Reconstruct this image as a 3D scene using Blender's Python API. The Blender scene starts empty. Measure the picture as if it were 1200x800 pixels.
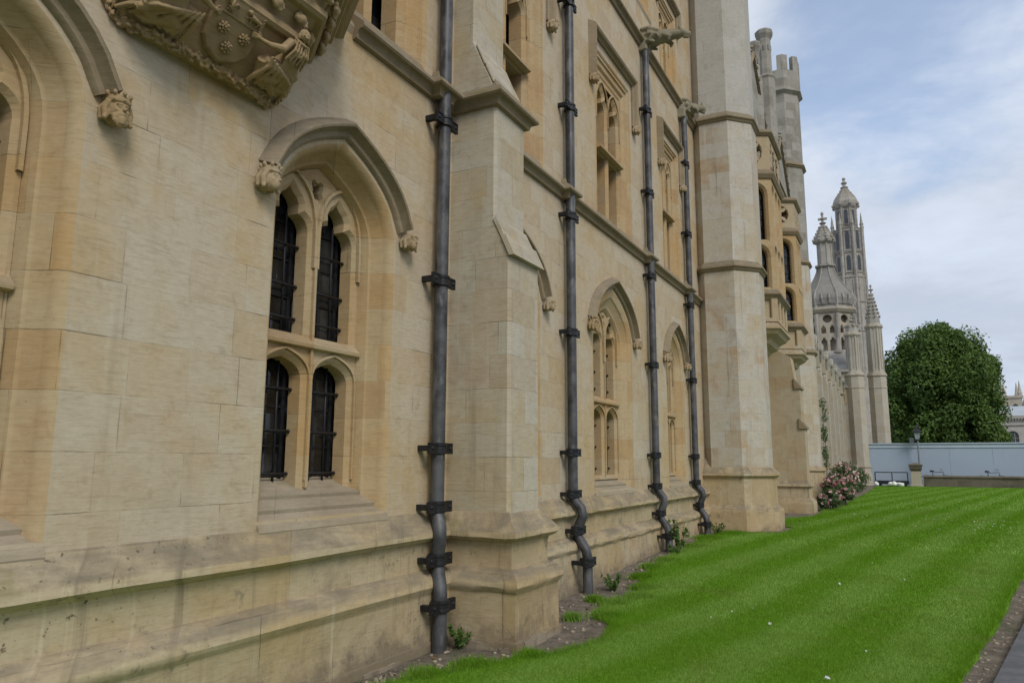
import bpy, bmesh, math, random
import numpy as np
from mathutils import Vector, Matrix
random.seed(7)
RNG = np.random.default_rng(11)
PI = math.pi
R = math.radians
S = bpy.context.scene
COL = S.collection

# ------------------------------------------------------------------ camera
cam = bpy.data.cameras.new('camera')
camo = bpy.data.objects.new('camera', cam)
COL.objects.link(camo)
cam.sensor_fit = 'HORIZONTAL'
cam.sensor_width = 36.0
cam.lens = 36.0 * 869.9 / 1200.0
cam.clip_start = 0.05
cam.clip_end = 3000
_X = Vector((0.8877599, 0.46028924, 0.00402218))      # camera right in world
_D = Vector((-0.06968162, 0.14302204, -0.98726347))   # camera down
_F = Vector((-0.45500202, 0.87617265, 0.15904293))    # camera forward
camo.matrix_world = Matrix(((_X.x, -_D.x, -_F.x, 3.78), (_X.y, -_D.y, -_F.y, 0.0),
                            (_X.z, -_D.z, -_F.z, 1.6), (0, 0, 0, 1)))
S.camera = camo

# ------------------------------------------------------------------ light, sky, exposure
SUN_EL, SUN_AZ = 43.0, 128.0       # azimuth clockwise from +Y (the range runs along +Y and faces +X)
EXPO = 0.42
sun = bpy.data.lights.new('sun', 'SUN')
sun.energy = 1.5
sun.angle = R(22)
sun.color = (1.0, 0.955, 0.88)
suno = bpy.data.objects.new('sun', sun)
COL.objects.link(suno)
_sd = Vector((math.sin(R(SUN_AZ)) * math.cos(R(SUN_EL)), math.cos(R(SUN_AZ)) * math.cos(R(SUN_EL)), math.sin(R(SUN_EL))))
suno.rotation_euler = _sd.to_track_quat('Z', 'Y').to_euler()
suno.location = (10, -10, 30)
S.view_settings.view_transform = 'Standard'
S.view_settings.look = 'None'
S.view_settings.exposure = EXPO
S.view_settings.gamma = 1.0


class NT:
    """small helper to write node trees"""
    def __init__(self, tree):
        self.t = tree
        self.n = tree.nodes
        self.l = tree.links
    def new(self, kind, **kw):
        nd = self.n.new(kind)
        for k, v in kw.items():
            setattr(nd, k, v)
        return nd
    def put(self, sock, v):
        if v is None:
            return
        if isinstance(v, bpy.types.NodeSocket):
            self.l.new(v, sock)
        else:
            if sock.type == 'RGBA' and len(v) == 3:
                v = (*v, 1.0)
            sock.default_value = v
    def m(self, op, a, b=None, c=None, clamp=False):
        nd = self.new('ShaderNodeMath', operation=op, use_clamp=clamp)
        self.put(nd.inputs[0], a)
        self.put(nd.inputs[1], b)
        self.put(nd.inputs[2], c)
        return nd.outputs[0]
    def mix(self, f, a, b, blend='MIX'):
        nd = self.new('ShaderNodeMix', data_type='RGBA', blend_type=blend)
        self.put(nd.inputs[0], f)
        self.put(nd.inputs[6], a)
        self.put(nd.inputs[7], b)
        return nd.outputs[2]
    def ramp(self, v, lo, hi, a=0.0, b=1.0):
        nd = self.new('ShaderNodeMapRange')
        nd.interpolation_type = 'SMOOTHSTEP'
        self.put(nd.inputs[0], v)
        for i, q in enumerate((lo, hi, a, b)):
            nd.inputs[i + 1].default_value = q
        return nd.outputs[0]
    def noise(self, vec, scale, detail=4.0, rough=0.55, dist=0.0):
        nd = self.new('ShaderNodeTexNoise')
        self.put(nd.inputs['Vector'], vec)
        nd.inputs['Scale'].default_value = scale
        nd.inputs['Detail'].default_value = detail
        nd.inputs['Roughness'].default_value = rough
        nd.inputs['Distortion'].default_value = dist
        return nd.outputs[0]
    def scalev(self, vec, s):
        nd = self.new('ShaderNodeVectorMath', operation='MULTIPLY')
        self.put(nd.inputs[0], vec)
        nd.inputs[1].default_value = s
        return nd.outputs[0]
    def xyz(self, vec):
        nd = self.new('ShaderNodeSeparateXYZ')
        self.put(nd.inputs[0], vec)
        return nd.outputs
    def comb(self, x, y, z):
        nd = self.new('ShaderNodeCombineXYZ')
        for i, v in enumerate((x, y, z)):
            self.put(nd.inputs[i], v)
        return nd.outputs[0]
    def white(self, vec):
        nd = self.new('ShaderNodeTexWhiteNoise', noise_dimensions='3D')
        self.put(nd.inputs['Vector'], vec)
        return nd.outputs['Value']
    def bump(self, h, strength, dist=0.01):
        nd = self.new('ShaderNodeBump')
        nd.inputs['Strength'].default_value = strength
        nd.inputs['Distance'].default_value = dist
        self.put(nd.inputs['Height'], h)
        return nd.outputs[0]


# world: Nishita sky under a broken layer of pale cloud
W = bpy.data.worlds.new('World')
S.world = W
W.use_nodes = True
W.node_tree.nodes.clear()
w = NT(W.node_tree)
sky = w.new('ShaderNodeTexSky', sky_type='NISHITA')
sky.sun_disc = False
sky.sun_elevation = R(SUN_EL)
sky.sun_rotation = R(SUN_AZ)
sky.air_density = 1.0
sky.dust_density = 0.6
SKY_HOLE = (0.0473, 0.8896, 0.4542)
bg1 = w.new('ShaderNodeBackground')
w.put(bg1.inputs[0], sky.outputs[0])
bg1.inputs[1].default_value = 0.15
tc = w.new('ShaderNodeTexCoord')
gx, gy, gz = w.xyz(tc.outputs['Generated'])
den = w.m('ADD', w.m('MAXIMUM', gz, 0.0), 0.22)
cv = w.comb(w.m('DIVIDE', gx, den), w.m('DIVIDE', gy, den), 0.35)
n1 = w.noise(cv, 0.85, 7.0, 0.55, 0.35)
n2 = w.noise(cv, 2.3, 6.0, 0.6, 0.2)
dn = w.new('ShaderNodeVectorMath', operation='DOT_PRODUCT')
w.put(dn.inputs[0], tc.outputs['Generated'])
dn.inputs[1].default_value = SKY_HOLE
gap = w.ramp(dn.outputs['Value'], 0.972, 0.9995, 0.0, 0.24)      # a break in the cloud
cover = w.ramp(w.m('SUBTRACT', w.m('ADD', w.m('MULTIPLY', n1, 0.6), w.m('MULTIPLY', n2, 0.4)), gap), 0.25, 0.42)
cover = w.m('ADD', 0.34, w.m('MULTIPLY', cover, 0.64))
low = w.ramp(gz, 0.02, 0.50, 0.0, 1.0)
shade = w.m('ADD', w.m('MULTIPLY', w.ramp(w.m('ADD', w.m('MULTIPLY', n2, 0.6), w.m('MULTIPLY', n1, 0.4)), 0.36, 0.64), 0.20), 0.68)
ccol = w.mix(low, (0.58, 0.65, 0.77), (0.64, 0.70, 0.80))
bg2 = w.new('ShaderNodeBackground')
w.put(bg2.inputs[0], ccol)
w.put(bg2.inputs[1], shade)
mx = w.new('ShaderNodeMixShader')
w.put(mx.inputs[0], cover)
w.l.new(bg1.outputs[0], mx.inputs[1])
w.l.new(bg2.outputs[0], mx.inputs[2])
wo = w.new('ShaderNodeOutputWorld')
w.l.new(mx.outputs[0], wo.inputs[0])

# ------------------------------------------------------------------ materials
def new_mat(name):
    m = bpy.data.materials.new(name)
    m.use_nodes = True
    m.node_tree.nodes.clear()
    t = NT(m.node_tree)
    out = t.new('ShaderNodeOutputMaterial')
    b = t.new('ShaderNodeBsdfPrincipled')
    t.l.new(b.outputs[0], out.inputs[0])
    return m, t, b, out

def pos(t):
    return t.new('ShaderNodeNewGeometry').outputs['Position']

# ashlar blocks: rows of irregular blocks, thin joints
grp = bpy.data.node_groups.new('ashlar_pattern', 'ShaderNodeTree')
for nm, st, io in (('Row', 'NodeSocketFloat', 'INPUT'), ('Cell', 'NodeSocketFloat', 'OUTPUT'),
                   ('Joint', 'NodeSocketFloat', 'OUTPUT'), ('U', 'NodeSocketFloat', 'OUTPUT'), ('Cell2', 'NodeSocketFloat', 'OUTPUT')):
    grp.interface.new_socket(name=nm, in_out=io, socket_type=st)
g = NT(grp)
gi = g.new('NodeGroupInput')
go = g.new('NodeGroupOutput')
P = pos(g)
wob = g.noise(P, 9.0, 2.0)
px, py, pz = g.xyz(P)
u = g.m('ADD', g.m('ADD', px, g.m('MULTIPLY', py, 0.97)), g.m('MULTIPLY', wob, 0.006))
zz = g.m('ADD', pz, g.m('MULTIPLY', wob, 0.006))
rowh = gi.outputs['Row']
rr = g.m('DIVIDE', g.m('ADD', zz, 20.06), rowh)
row = g.m('FLOOR', rr)
h1 = g.white(g.comb(row, 3.3, 1.7))
h2 = g.white(g.comb(row, 8.1, 4.9))
bw = g.m('ADD', 0.36, g.m('MULTIPLY', h2, 0.42))
uu = g.m('ADD', g.m('DIVIDE', g.m('ADD', u, 50.0), bw), g.m('MULTIPLY', h1, 9.0))
colm = g.m('FLOOR', uu)
cell = g.white(g.comb(colm, row, 0.5))
cell2 = g.white(g.comb(colm, row, 7.5))
fu = g.m('FRACT', uu)
du = g.m('MULTIPLY', g.m('MINIMUM', fu, g.m('SUBTRACT', 1.0, fu)), bw)
fv = g.m('FRACT', rr)
dv = g.m('MULTIPLY', g.m('MINIMUM', fv, g.m('SUBTRACT', 1.0, fv)), rowh)
jd = g.m('MINIMUM', du, dv)
jn = g.ramp(g.noise(P, 1.9, 4.0, 0.65), 0.47, 0.68, 0.10, 1.0)
g.put(go.inputs['Joint'], g.m('MULTIPLY', g.ramp(jd, 0.0012, 0.0050, 1.0, 0.0), jn))
g.put(go.inputs['Cell'], cell)
g.put(go.inputs['Cell2'], cell2)
g.put(go.inputs['U'], u)

def stone(name, A, B, C=(0.42, 0.25, 0.11), rust=0.35, grime=0.45, lichen=0.6, joint=0.75, row=0.31, blocks=0.6, streak=0.3, bumpk=0.35, splash=False):
    """A warm colour, B pale colour, C iron staining"""
    m, t, b, out = new_mat(name)
    def rel(k, q=A): return tuple(min(0.58, c * k) for c in q)
    ge = t.new('ShaderNodeNewGeometry')
    P = ge.outputs['Position']
    nx, ny, nz = t.xyz(ge.outputs['Normal'])
    gp = t.new('ShaderNodeGroup')
    gp.node_tree = grp
    gp.inputs['Row'].default_value = row
    cell, jn, U, c2 = gp.outputs['Cell'], gp.outputs['Joint'], gp.outputs['U'], gp.outputs['Cell2']
    x, y, z = t.xyz(P)
    nbig = t.noise(P, 0.55, 4.0, 0.6)
    nmid = t.noise(P, 2.6, 5.0, 0.62)
    nfine = t.noise(t.scalev(P, (1.0, 1.0, 3.5)), 14.0, 5.0, 0.7)
    tool = t.noise(t.scalev(P, (2.2, 2.2, 26.0)), 2.4, 3.0, 0.6, 0.6)
    blot = t.noise(P, 6.5, 5.0, 0.68, 0.5)
    f = t.m('ADD', t.m('MULTIPLY', t.m('SUBTRACT', cell, 0.5), blocks), t.ramp(t.m('ADD', t.m('MULTIPLY', nbig, 0.6), t.m('MULTIPLY', nmid, 0.4)), 0.34, 0.60), clamp=True)
    c = t.mix(f, A, B)
    rs = t.m('MULTIPLY', t.ramp(t.m('ADD', t.m('MULTIPLY', nbig, 0.45), t.m('ADD', t.m('MULTIPLY', c2, 0.13), t.m('MULTIPLY', nmid, 0.42))), 0.49, 0.69), rust)
    c = t.mix(rs, c, C)
    c = t.mix(t.m('MULTIPLY', t.ramp(c2, 0.72, 1.0), 0.35 * blocks), c, rel(0.74))
    c = t.mix(t.ramp(blot, 0.48, 0.72, 0.0, 0.30), c, rel(1.18, B))
    c = t.mix(t.ramp(blot, 0.30, 0.46, 0.38, 0.0), c, rel(0.66))
    c = t.mix(t.ramp(tool, 0.52, 0.68, 0.0, 0.24), c, rel(0.52))
    # rain streaks, washed down the face
    sv = t.comb(t.m('MULTIPLY', U, 7.5), 0.0, t.m('MULTIPLY', z, 0.42))
    st = t.ramp(t.noise(sv, 1.0, 5.0, 0.65), 0.54, 0.80)
    c = t.mix(t.m('MULTIPLY', st, streak), c, (0.155, 0.125, 0.09))
    st2 = t.ramp(t.noise(t.comb(t.m('MULTIPLY', U, 15.0), 4.0, t.m('MULTIPLY', z, 0.6)), 1.0, 4.0, 0.6), 0.56, 0.75)
    c = t.mix(t.m('MULTIPLY', st2, streak * 0.8), c, rel(1.25, B))
    # grime patches
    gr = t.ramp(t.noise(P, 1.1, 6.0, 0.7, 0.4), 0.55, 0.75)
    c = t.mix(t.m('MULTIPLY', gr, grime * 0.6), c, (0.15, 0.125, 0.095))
    # lichen and soot on ledges that catch the rain
    up = t.ramp(nz, 0.15, 0.6)
    ln = t.ramp(t.noise(t.scalev(P, (2.5, 0.6, 2.5)), 3.2, 6.0, 0.72), 0.34, 0.66, 0.25, 1.0)
    c = t.mix(t.m('MULTIPLY', t.m('MULTIPLY', up, ln), lichen), c, (0.165, 0.145, 0.112))
    yl = t.m('MULTIPLY', t.m('MULTIPLY', t.ramp(nz, 0.0, 0.4), t.ramp(t.noise(P, 2.2, 5.0, 0.7), 0.56, 0.72)), lichen * 0.7)
    c = t.mix(yl, c, (0.19, 0.165, 0.055))
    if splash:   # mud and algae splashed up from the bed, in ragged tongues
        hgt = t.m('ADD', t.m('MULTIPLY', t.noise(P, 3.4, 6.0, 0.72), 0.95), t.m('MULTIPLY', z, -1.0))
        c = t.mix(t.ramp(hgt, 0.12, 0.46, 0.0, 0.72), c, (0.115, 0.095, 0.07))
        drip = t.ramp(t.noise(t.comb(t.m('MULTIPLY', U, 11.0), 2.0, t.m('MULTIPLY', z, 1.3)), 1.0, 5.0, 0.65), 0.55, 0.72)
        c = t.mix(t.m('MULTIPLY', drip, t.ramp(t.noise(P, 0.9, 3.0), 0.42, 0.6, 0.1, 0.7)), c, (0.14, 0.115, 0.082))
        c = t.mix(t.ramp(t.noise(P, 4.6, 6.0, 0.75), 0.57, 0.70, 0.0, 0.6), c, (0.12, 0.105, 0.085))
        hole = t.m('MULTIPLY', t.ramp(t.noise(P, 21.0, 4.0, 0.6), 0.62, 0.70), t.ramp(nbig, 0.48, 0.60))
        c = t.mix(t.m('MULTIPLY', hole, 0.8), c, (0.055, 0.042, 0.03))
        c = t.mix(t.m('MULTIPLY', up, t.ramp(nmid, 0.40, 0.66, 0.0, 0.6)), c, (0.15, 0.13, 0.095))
    # pitting and fine grain
    pit = t.ramp(t.noise(P, 42.0, 3.0, 0.6), 0.66, 0.76)
    c = t.mix(t.m('MULTIPLY', pit, 0.28), c, (0.12, 0.095, 0.065))
    c = t.mix(t.ramp(nfine, 0.25, 0.75, 0.0, 0.25), c, rel(0.5))
    c = t.mix(t.m('MULTIPLY', jn, joint), c, (0.11, 0.085, 0.06))
    t.put(b.inputs['Base Color'], c)
    b.inputs['Roughness'].default_value = 0.9
    b.inputs['Specular IOR Level'].default_value = 0.15
    hh = t.m('SUBTRACT', t.m('ADD', t.m('ADD', t.m('MULTIPLY', nfine, 0.35), t.m('MULTIPLY', tool, 0.30)), t.m('ADD', t.m('MULTIPLY', nmid, 0.5), t.m('MULTIPLY', cell, 0.25))), t.m('ADD', t.m('MULTIPLY', jn, 0.8), t.m('MULTIPLY', pit, 0.4)))
    t.put(b.inputs['Normal'], t.bump(hh, bumpk, 0.012))
    return m

M = {}
M['ashlar'] = stone('honey_ashlar', (0.475, 0.345, 0.185), (0.505, 0.44, 0.335), rust=0.42, grime=0.3, streak=0.28, joint=0.75, blocks=0.45)
M['buttress'] = stone('weathered_ashlar', (0.45, 0.36, 0.225), (0.48, 0.44, 0.355), rust=0.4, grime=0.45, streak=0.5, blocks=0.8)
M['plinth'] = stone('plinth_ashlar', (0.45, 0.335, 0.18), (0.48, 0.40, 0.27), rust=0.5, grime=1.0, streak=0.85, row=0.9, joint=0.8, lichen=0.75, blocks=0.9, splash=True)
M['reveal'] = stone('reveal_stone', (0.46, 0.305, 0.145), (0.46, 0.365, 0.225), C=(0.40, 0.21, 0.09), rust=0.55, grime=0.2, streak=0.08, row=0.31, lichen=0.5, blocks=0.9)
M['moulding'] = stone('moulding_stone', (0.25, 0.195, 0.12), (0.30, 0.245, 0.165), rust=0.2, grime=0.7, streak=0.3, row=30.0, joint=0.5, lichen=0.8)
M['turret'] = stone('turret_ashlar', (0.46, 0.385, 0.265), (0.49, 0.465, 0.405), rust=0.8, grime=0.75, streak=0.75, row=0.36, blocks=0.7)
M['turret_upper'] = stone('grey_ashlar', (0.42, 0.395, 0.335), (0.46, 0.445, 0.40), rust=0.06, grime=0.35, streak=0.3, row=0.33)
M['sooty'] = stone('sooty_ashlar', (0.25, 0.235, 0.195), (0.36, 0.345, 0.30), rust=0.1, grime=0.9, streak=0.5, row=0.33, blocks=1.2)
M['carved'] = stone('carved_stone', (0.33, 0.225, 0.11), (0.36, 0.27, 0.155), rust=0.3, grime=0.6, streak=0.15, row=40.0, joint=0.0, lichen=0.45, bumpk=0.5)
M['bay'] = stone('bay_ashlar', (0.43, 0.33, 0.195), (0.44, 0.375, 0.265), rust=0.5, grime=0.5, streak=0.4, row=0.33)
M['screen'] = stone('screen_stone', (0.43, 0.375, 0.285), (0.45, 0.42, 0.36), rust=0.35, grime=0.6, streak=0.45, row=0.4)
M['pale'] = stone('pale_grey_stone', (0.30, 0.28, 0.24), (0.40, 0.38, 0.34), rust=0.05, grime=1.0, streak=0.6, row=0.45, lichen=0.8, blocks=0.9)
M['rough_wall'] = stone('rough_wall_stone', (0.105, 0.088, 0.066), (0.165, 0.142, 0.11), rust=0.05, C=(0.12, 0.10, 0.075), grime=0.9, streak=0.3, row=0.22, lichen=0.5)
M['gargoyle'] = stone('lichened_stone', (0.25, 0.22, 0.15), (0.30, 0.275, 0.2), rust=0.0, grime=0.9, streak=0.2, row=40.0, joint=0.0, lichen=0.8, bumpk=0.6)

def simple(name, col, rough=0.6, metal=0.0, var=0.25, scale=6.0, spec=0.4, bumpk=0.0, dirt=None, dirtk=0.5):
    m, t, b, out = new_mat(name)
    P = pos(t)
    n = t.noise(P, scale, 5.0, 0.65)
    dark = tuple(c * (1 - var) for c in col)
    lite = tuple(min(1, c * (1 + var)) for c in col)
    c = t.mix(t.ramp(n, 0.3, 0.7), dark, lite)
    if dirt:
        c = t.mix(t.m('MULTIPLY', t.ramp(t.noise(t.scalev(P, (1, 1, 0.35)), scale * 1.7, 5.0, 0.7), 0.5, 0.72), dirtk), c, dirt)
    t.put(b.inputs['Base Color'], c)
    t.put(b.inputs['Roughness'], t.ramp(n, 0.2, 0.8, max(0.02, rough - 0.1), min(1, rough + 0.1)))
    b.inputs['Metallic'].default_value = metal
    b.inputs['Specular IOR Level'].default_value = spec
    if bumpk:
        t.put(b.inputs['Normal'], t.bump(n, bumpk, 0.01))
    return m

M['lead'] = simple('lead_pipe', (0.072, 0.072, 0.076), 0.5, 0.3, 0.5, 4.0, 0.4, 0.3, dirt=(0.24, 0.235, 0.225), dirtk=0.6)
M['lead_worn'] = simple('scuffed_lead', (0.12, 0.115, 0.11), 0.55, 0.25, 0.4, 9.0, 0.4, 0.2, dirt=(0.36, 0.34, 0.31), dirtk=0.6)
M['iron'] = simple('black_iron', (0.018, 0.018, 0.02), 0.5, 0.3, 0.3, 12.0, 0.4, 0.1)
M['black'] = simple('black_paint', (0.015, 0.016, 0.02), 0.4, 0.0, 0.2, 4.0)
M['white'] = simple('white_plastic', (0.75, 0.75, 0.74), 0.5, 0.0, 0.08, 3.0)
M['rubber'] = simple('black_rubber', (0.02, 0.02, 0.02), 0.8, 0.0, 0.2, 8.0)
M['chrome'] = simple('dull_steel', (0.35, 0.36, 0.38), 0.4, 0.8, 0.1, 4.0)
M['hoarding'] = simple('blue_grey_hoarding_paint', (0.335, 0.40, 0.49), 0.55, 0.0, 0.03, 0.35, 0.3, dirt=(0.30, 0.36, 0.43), dirtk=0.3)
M['hoarding_cap'] = simple('pale_hoarding_capping', (0.42, 0.49, 0.57), 0.55, 0.0, 0.05, 0.5, 0.3)
M['post_grey'] = simple('grey_post_paint', (0.20, 0.23, 0.26), 0.5, 0.0, 0.1, 3.0)
M['slate'] = simple('slate_roof', (0.12, 0.125, 0.135), 0.7, 0.0, 0.2, 2.0)
M['lead_roof'] = simple('grey_lead_roof', (0.33, 0.36, 0.39), 0.55, 0.0, 0.12, 0.4)
M['far_stone'] = simple('far_pale_stone', (0.40, 0.385, 0.35), 0.9, 0.0, 0.15, 0.5)
M['far_tower'] = simple('far_tower_stone', (0.40, 0.36, 0.29), 0.9, 0.0, 0.18, 0.5)
M['far_dark'] = simple('far_window_glass', (0.05, 0.055, 0.065), 0.3, 0.0, 0.2, 1.0)
M['lamp_glass'] = simple('lantern_glass', (0.30, 0.34, 0.38), 0.15, 0.0, 0.1, 4.0, 0.5)

def glass_mat():
    m, t, b, out = new_mat('old_window_glass')
    ge = t.new('ShaderNodeNewGeometry')
    P = ge.outputs['Position']
    x, y, z = t.xyz(P)
    ci = t.comb(t.m('FLOOR', t.m('DIVIDE', y, 0.13)), t.m('FLOOR', t.m('DIVIDE', z, 0.15)), 1.0)
    wn = t.new('ShaderNodeTexWhiteNoise', noise_dimensions='3D')
    t.put(wn.inputs['Vector'], ci)
    n = t.noise(P, 5.0, 3.0)
    t.put(b.inputs['Base Color'], t.mix(t.m('MULTIPLY', t.ramp(n, 0.3, 0.7), wn.outputs['Value']), (0.006, 0.007, 0.008), (0.045, 0.047, 0.048)))
    b.inputs['Roughness'].default_value = 0.07
    b.inputs['Specular IOR Level'].default_value = 0.5
    sb = t.new('ShaderNodeVectorMath', operation='SUBTRACT')
    t.put(sb.inputs[0], wn.outputs['Color']); sb.inputs[1].default_value = (0.5, 0.5, 0.5)
    sc = t.scalev(sb.outputs[0], (0.16, 0.16, 0.16))
    bn = t.bump(t.noise(P, 9.0, 2.0), 0.15, 0.01)
    ad = t.new('ShaderNodeVectorMath', operation='ADD')
    t.put(ad.inputs[0], bn); t.put(ad.inputs[1], sc)
    nm = t.new('ShaderNodeVectorMath', operation='NORMALIZE')
    t.put(nm.inputs[0], ad.outputs[0])
    t.put(b.inputs['Normal'], nm.outputs[0])
    return m
M['glass'] = glass_mat()

def leaf_mat(name, A, B, scale=0.9, trans=0.3):
    m = bpy.data.materials.new(name)
    m.use_nodes = True
    m.node_tree.nodes.clear()
    t = NT(m.node_tree)
    out = t.new('ShaderNodeOutputMaterial')
    P = pos(t)
    c = t.mix(t.ramp(t.m('ADD', t.m('MULTIPLY', t.noise(P, scale, 4.0, 0.7), 0.75), t.m('MULTIPLY', t.white(t.scalev(P, (0.9, 0.9, 0.9))), 0.25)), 0.28, 0.72), A, B)
    d = t.new('ShaderNodeBsdfPrincipled')
    t.put(d.inputs['Base Color'], c)
    d.inputs['Roughness'].default_value = 0.6
    d.inputs['Specular IOR Level'].default_value = 0.25
    tr = t.new('ShaderNodeBsdfTranslucent')
    t.put(tr.inputs[0], t.mix(0.5, c, (0.10, 0.16, 0.02)))
    mxs = t.new('ShaderNodeMixShader')
    mxs.inputs[0].default_value = trans
    t.l.new(d.outputs[0], mxs.inputs[1])
    t.l.new(tr.outputs[0], mxs.inputs[2])
    t.l.new(mxs.outputs[0], out.inputs[0])
    return m
M['tree_leaf'] = leaf_mat('chestnut_leaf', (0.03, 0.068, 0.014), (0.145, 0.235, 0.048), 0.42)
M['tree_leaf_dark'] = leaf_mat('far_tree_leaf', (0.02, 0.045, 0.018), (0.05, 0.085, 0.03), 0.5)
M['rose_leaf'] = leaf_mat('rose_leaf', (0.05, 0.085, 0.03), (0.13, 0.18, 0.075), 3.0)
M['weed_leaf'] = leaf_mat('weed_leaf', (0.06, 0.12, 0.02), (0.11, 0.19, 0.04), 6.0)
M['pink'] = leaf_mat('pink_petals', (0.55, 0.22, 0.27), (0.72, 0.45, 0.46), 9.0, 0.2)
M['pale_pink'] = leaf_mat('pale_pink_petals', (0.68, 0.48, 0.46), (0.76, 0.66, 0.60), 9.0, 0.2)
M['petal'] = leaf_mat('white_petals', (0.65, 0.65, 0.62), (0.78, 0.78, 0.75), 9.0, 0.15)
M['bark'] = simple('bark', (0.09, 0.07, 0.05), 0.9, 0.0, 0.35, 4.0, 0.2, 0.6)

# mown lawn: the stripes are where the mower laid the grass one way and the other
STRIPE_A = R(10.9)
def grass_col(t, P):
    x, y, z = t.xyz(P)
    s = t.m('SUBTRACT', t.m('MULTIPLY', x, math.cos(STRIPE_A)), t.m('MULTIPLY', y, math.sin(STRIPE_A)))
    s = t.m('ADD', s, t.m('MULTIPLY', t.noise(P, 0.8, 3.0), 0.30))
    wv = t.m('SINE', t.m('MULTIPLY', t.m('ADD', s, STRIPE_OFF), 2 * PI / STRIPE_W))
    f = t.m('ADD', t.m('MULTIPLY', t.ramp(wv, -0.9, 0.9), 0.74), t.ramp(t.noise(P, 1.1, 5.0, 0.7), 0.3, 0.7, 0.0, 0.26))
    n = t.noise(P, 1.7, 5.0, 0.65)
    nf = t.noise(P, 26.0, 4.0, 0.7)
    c = t.mix(f, (0.122, 0.272, 0.010), (0.235, 0.375, 0.078))
    c = t.mix(t.ramp(n, 0.40, 0.75, 0.0, 0.45), c, (0.16, 0.24, 0.03))
    dry = t.ramp(t.noise(P, 0.6, 5.0, 0.72), 0.53, 0.74, 0.0, 0.55)
    c = t.mix(dry, c, (0.21, 0.215, 0.07))
    c = t.mix(t.ramp(nf, 0.3, 0.75, 0.0, 0.45), c, (0.06, 0.15, 0.008))
    return c, n, nf
STRIPE_W, STRIPE_OFF = 1.0, 0.79
def grass_mats():
    m, t, b, out = new_mat('lawn_turf')
    P = pos(t)
    c, n, nf = grass_col(t, P)
    t.put(b.inputs['Base Color'], c)
    b.inputs['Roughness'].default_value = 0.85
    b.inputs['Specular IOR Level'].default_value = 0.15
    t.put(b.inputs['Normal'], t.bump(t.m('ADD', nf, t.m('MULTIPLY', t.noise(P, 90.0, 2.0), 0.5)), 0.6, 0.02))
    m2 = bpy.data.materials.new('grass_blade')
    m2.use_nodes = True
    m2.node_tree.nodes.clear()
    t = NT(m2.node_tree)
    out = t.new('ShaderNodeOutputMaterial')
    P = pos(t)
    c, n, nf = grass_col(t, P)
    c = t.mix(0.22, c, (0.17, 0.33, 0.03))
    d = t.new('ShaderNodeBsdfDiffuse')
    t.put(d.inputs[0], c)
    tr = t.new('ShaderNodeBsdfTranslucent')
    t.put(tr.inputs[0], c)
    mxs = t.new('ShaderNodeMixShader')
    mxs.inputs[0].default_value = 0.3
    t.l.new(d.outputs[0], mxs.inputs[1])
    t.l.new(tr.outputs[0], mxs.inputs[2])
    t.l.new(mxs.outputs[0], out.inputs[0])
    return m, m2
M['turf'], M['blade'] = grass_mats()

def soil_mat(name, A, B):
    m, t, b, out = new_mat(name)
    P = pos(t)
    n = t.noise(P, 7.0, 6.0, 0.7)
    n2 = t.noise(P, 38.0, 4.0, 0.7)
    c = t.mix(t.ramp(n, 0.3, 0.7), A, B)
    c = t.mix(t.ramp(n2, 0.60, 0.70, 0.0, 0.8), c, (0.22, 0.19, 0.155))
    c = t.mix(t.ramp(t.noise(P, 1.4, 4.0, 0.6), 0.55, 0.7, 0.0, 0.5), c, (0.045, 0.065, 0.02))
    t.put(b.inputs['Base Color'], c)
    b.inputs['Roughness'].default_value = 0.95
    b.inputs['Specular IOR Level'].default_value = 0.1
    t.put(b.inputs['Normal'], t.bump(t.m('ADD', n, n2), 0.9, 0.03))
    return m
M['soil'] = soil_mat('bed_soil', (0.12, 0.10, 0.08), (0.23, 0.195, 0.155))
M['ground'] = soil_mat('bare_ground', (0.09, 0.08, 0.065), (0.14, 0.125, 0.1))
M['paving'] = simple('grey_paving', (0.16, 0.16, 0.165), 0.85, 0.0, 0.2, 3.0, 0.2, 0.3, dirt=(0.09, 0.09, 0.09))
M['edging'] = simple('edging_stone', (0.105, 0.105, 0.11), 0.8, 0.0, 0.25, 5.0, 0.25, 0.4, dirt=(0.06, 0.06, 0.055))


M['pebble'] = simple('pebble_stone', (0.26, 0.215, 0.165), 0.9, 0.0, 0.4, 20.0, 0.2)
M['footing'] = stone('footing_stone', (0.20, 0.165, 0.12), (0.27, 0.225, 0.165), rust=0.2, grime=1.0, streak=0.4, row=40.0, joint=0.0, lichen=0.5, bumpk=0.8)
M['litter'] = leaf_mat('dead_leaf', (0.10, 0.06, 0.03), (0.24, 0.17, 0.09), 9.0, 0.1)
M['scale'] = stone('fish_scale_stone', (0.26, 0.25, 0.235), (0.42, 0.41, 0.38), rust=0.0, grime=0.3, row=0.13, joint=0.8, blocks=1.4, lichen=0.1)
M['dome'] = stone('grey_dome_stone', (0.22, 0.215, 0.20), (0.27, 0.26, 0.24), rust=0.0, grime=0.4, row=0.3, joint=0.3, lichen=0.3)
M['shield_stone'] = stone('shield_stone', (0.30, 0.205, 0.105), (0.32, 0.245, 0.145), rust=0.3, grime=0.4, streak=0.05, row=40.0, joint=0.0, lichen=0.0, bumpk=0.4)
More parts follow.
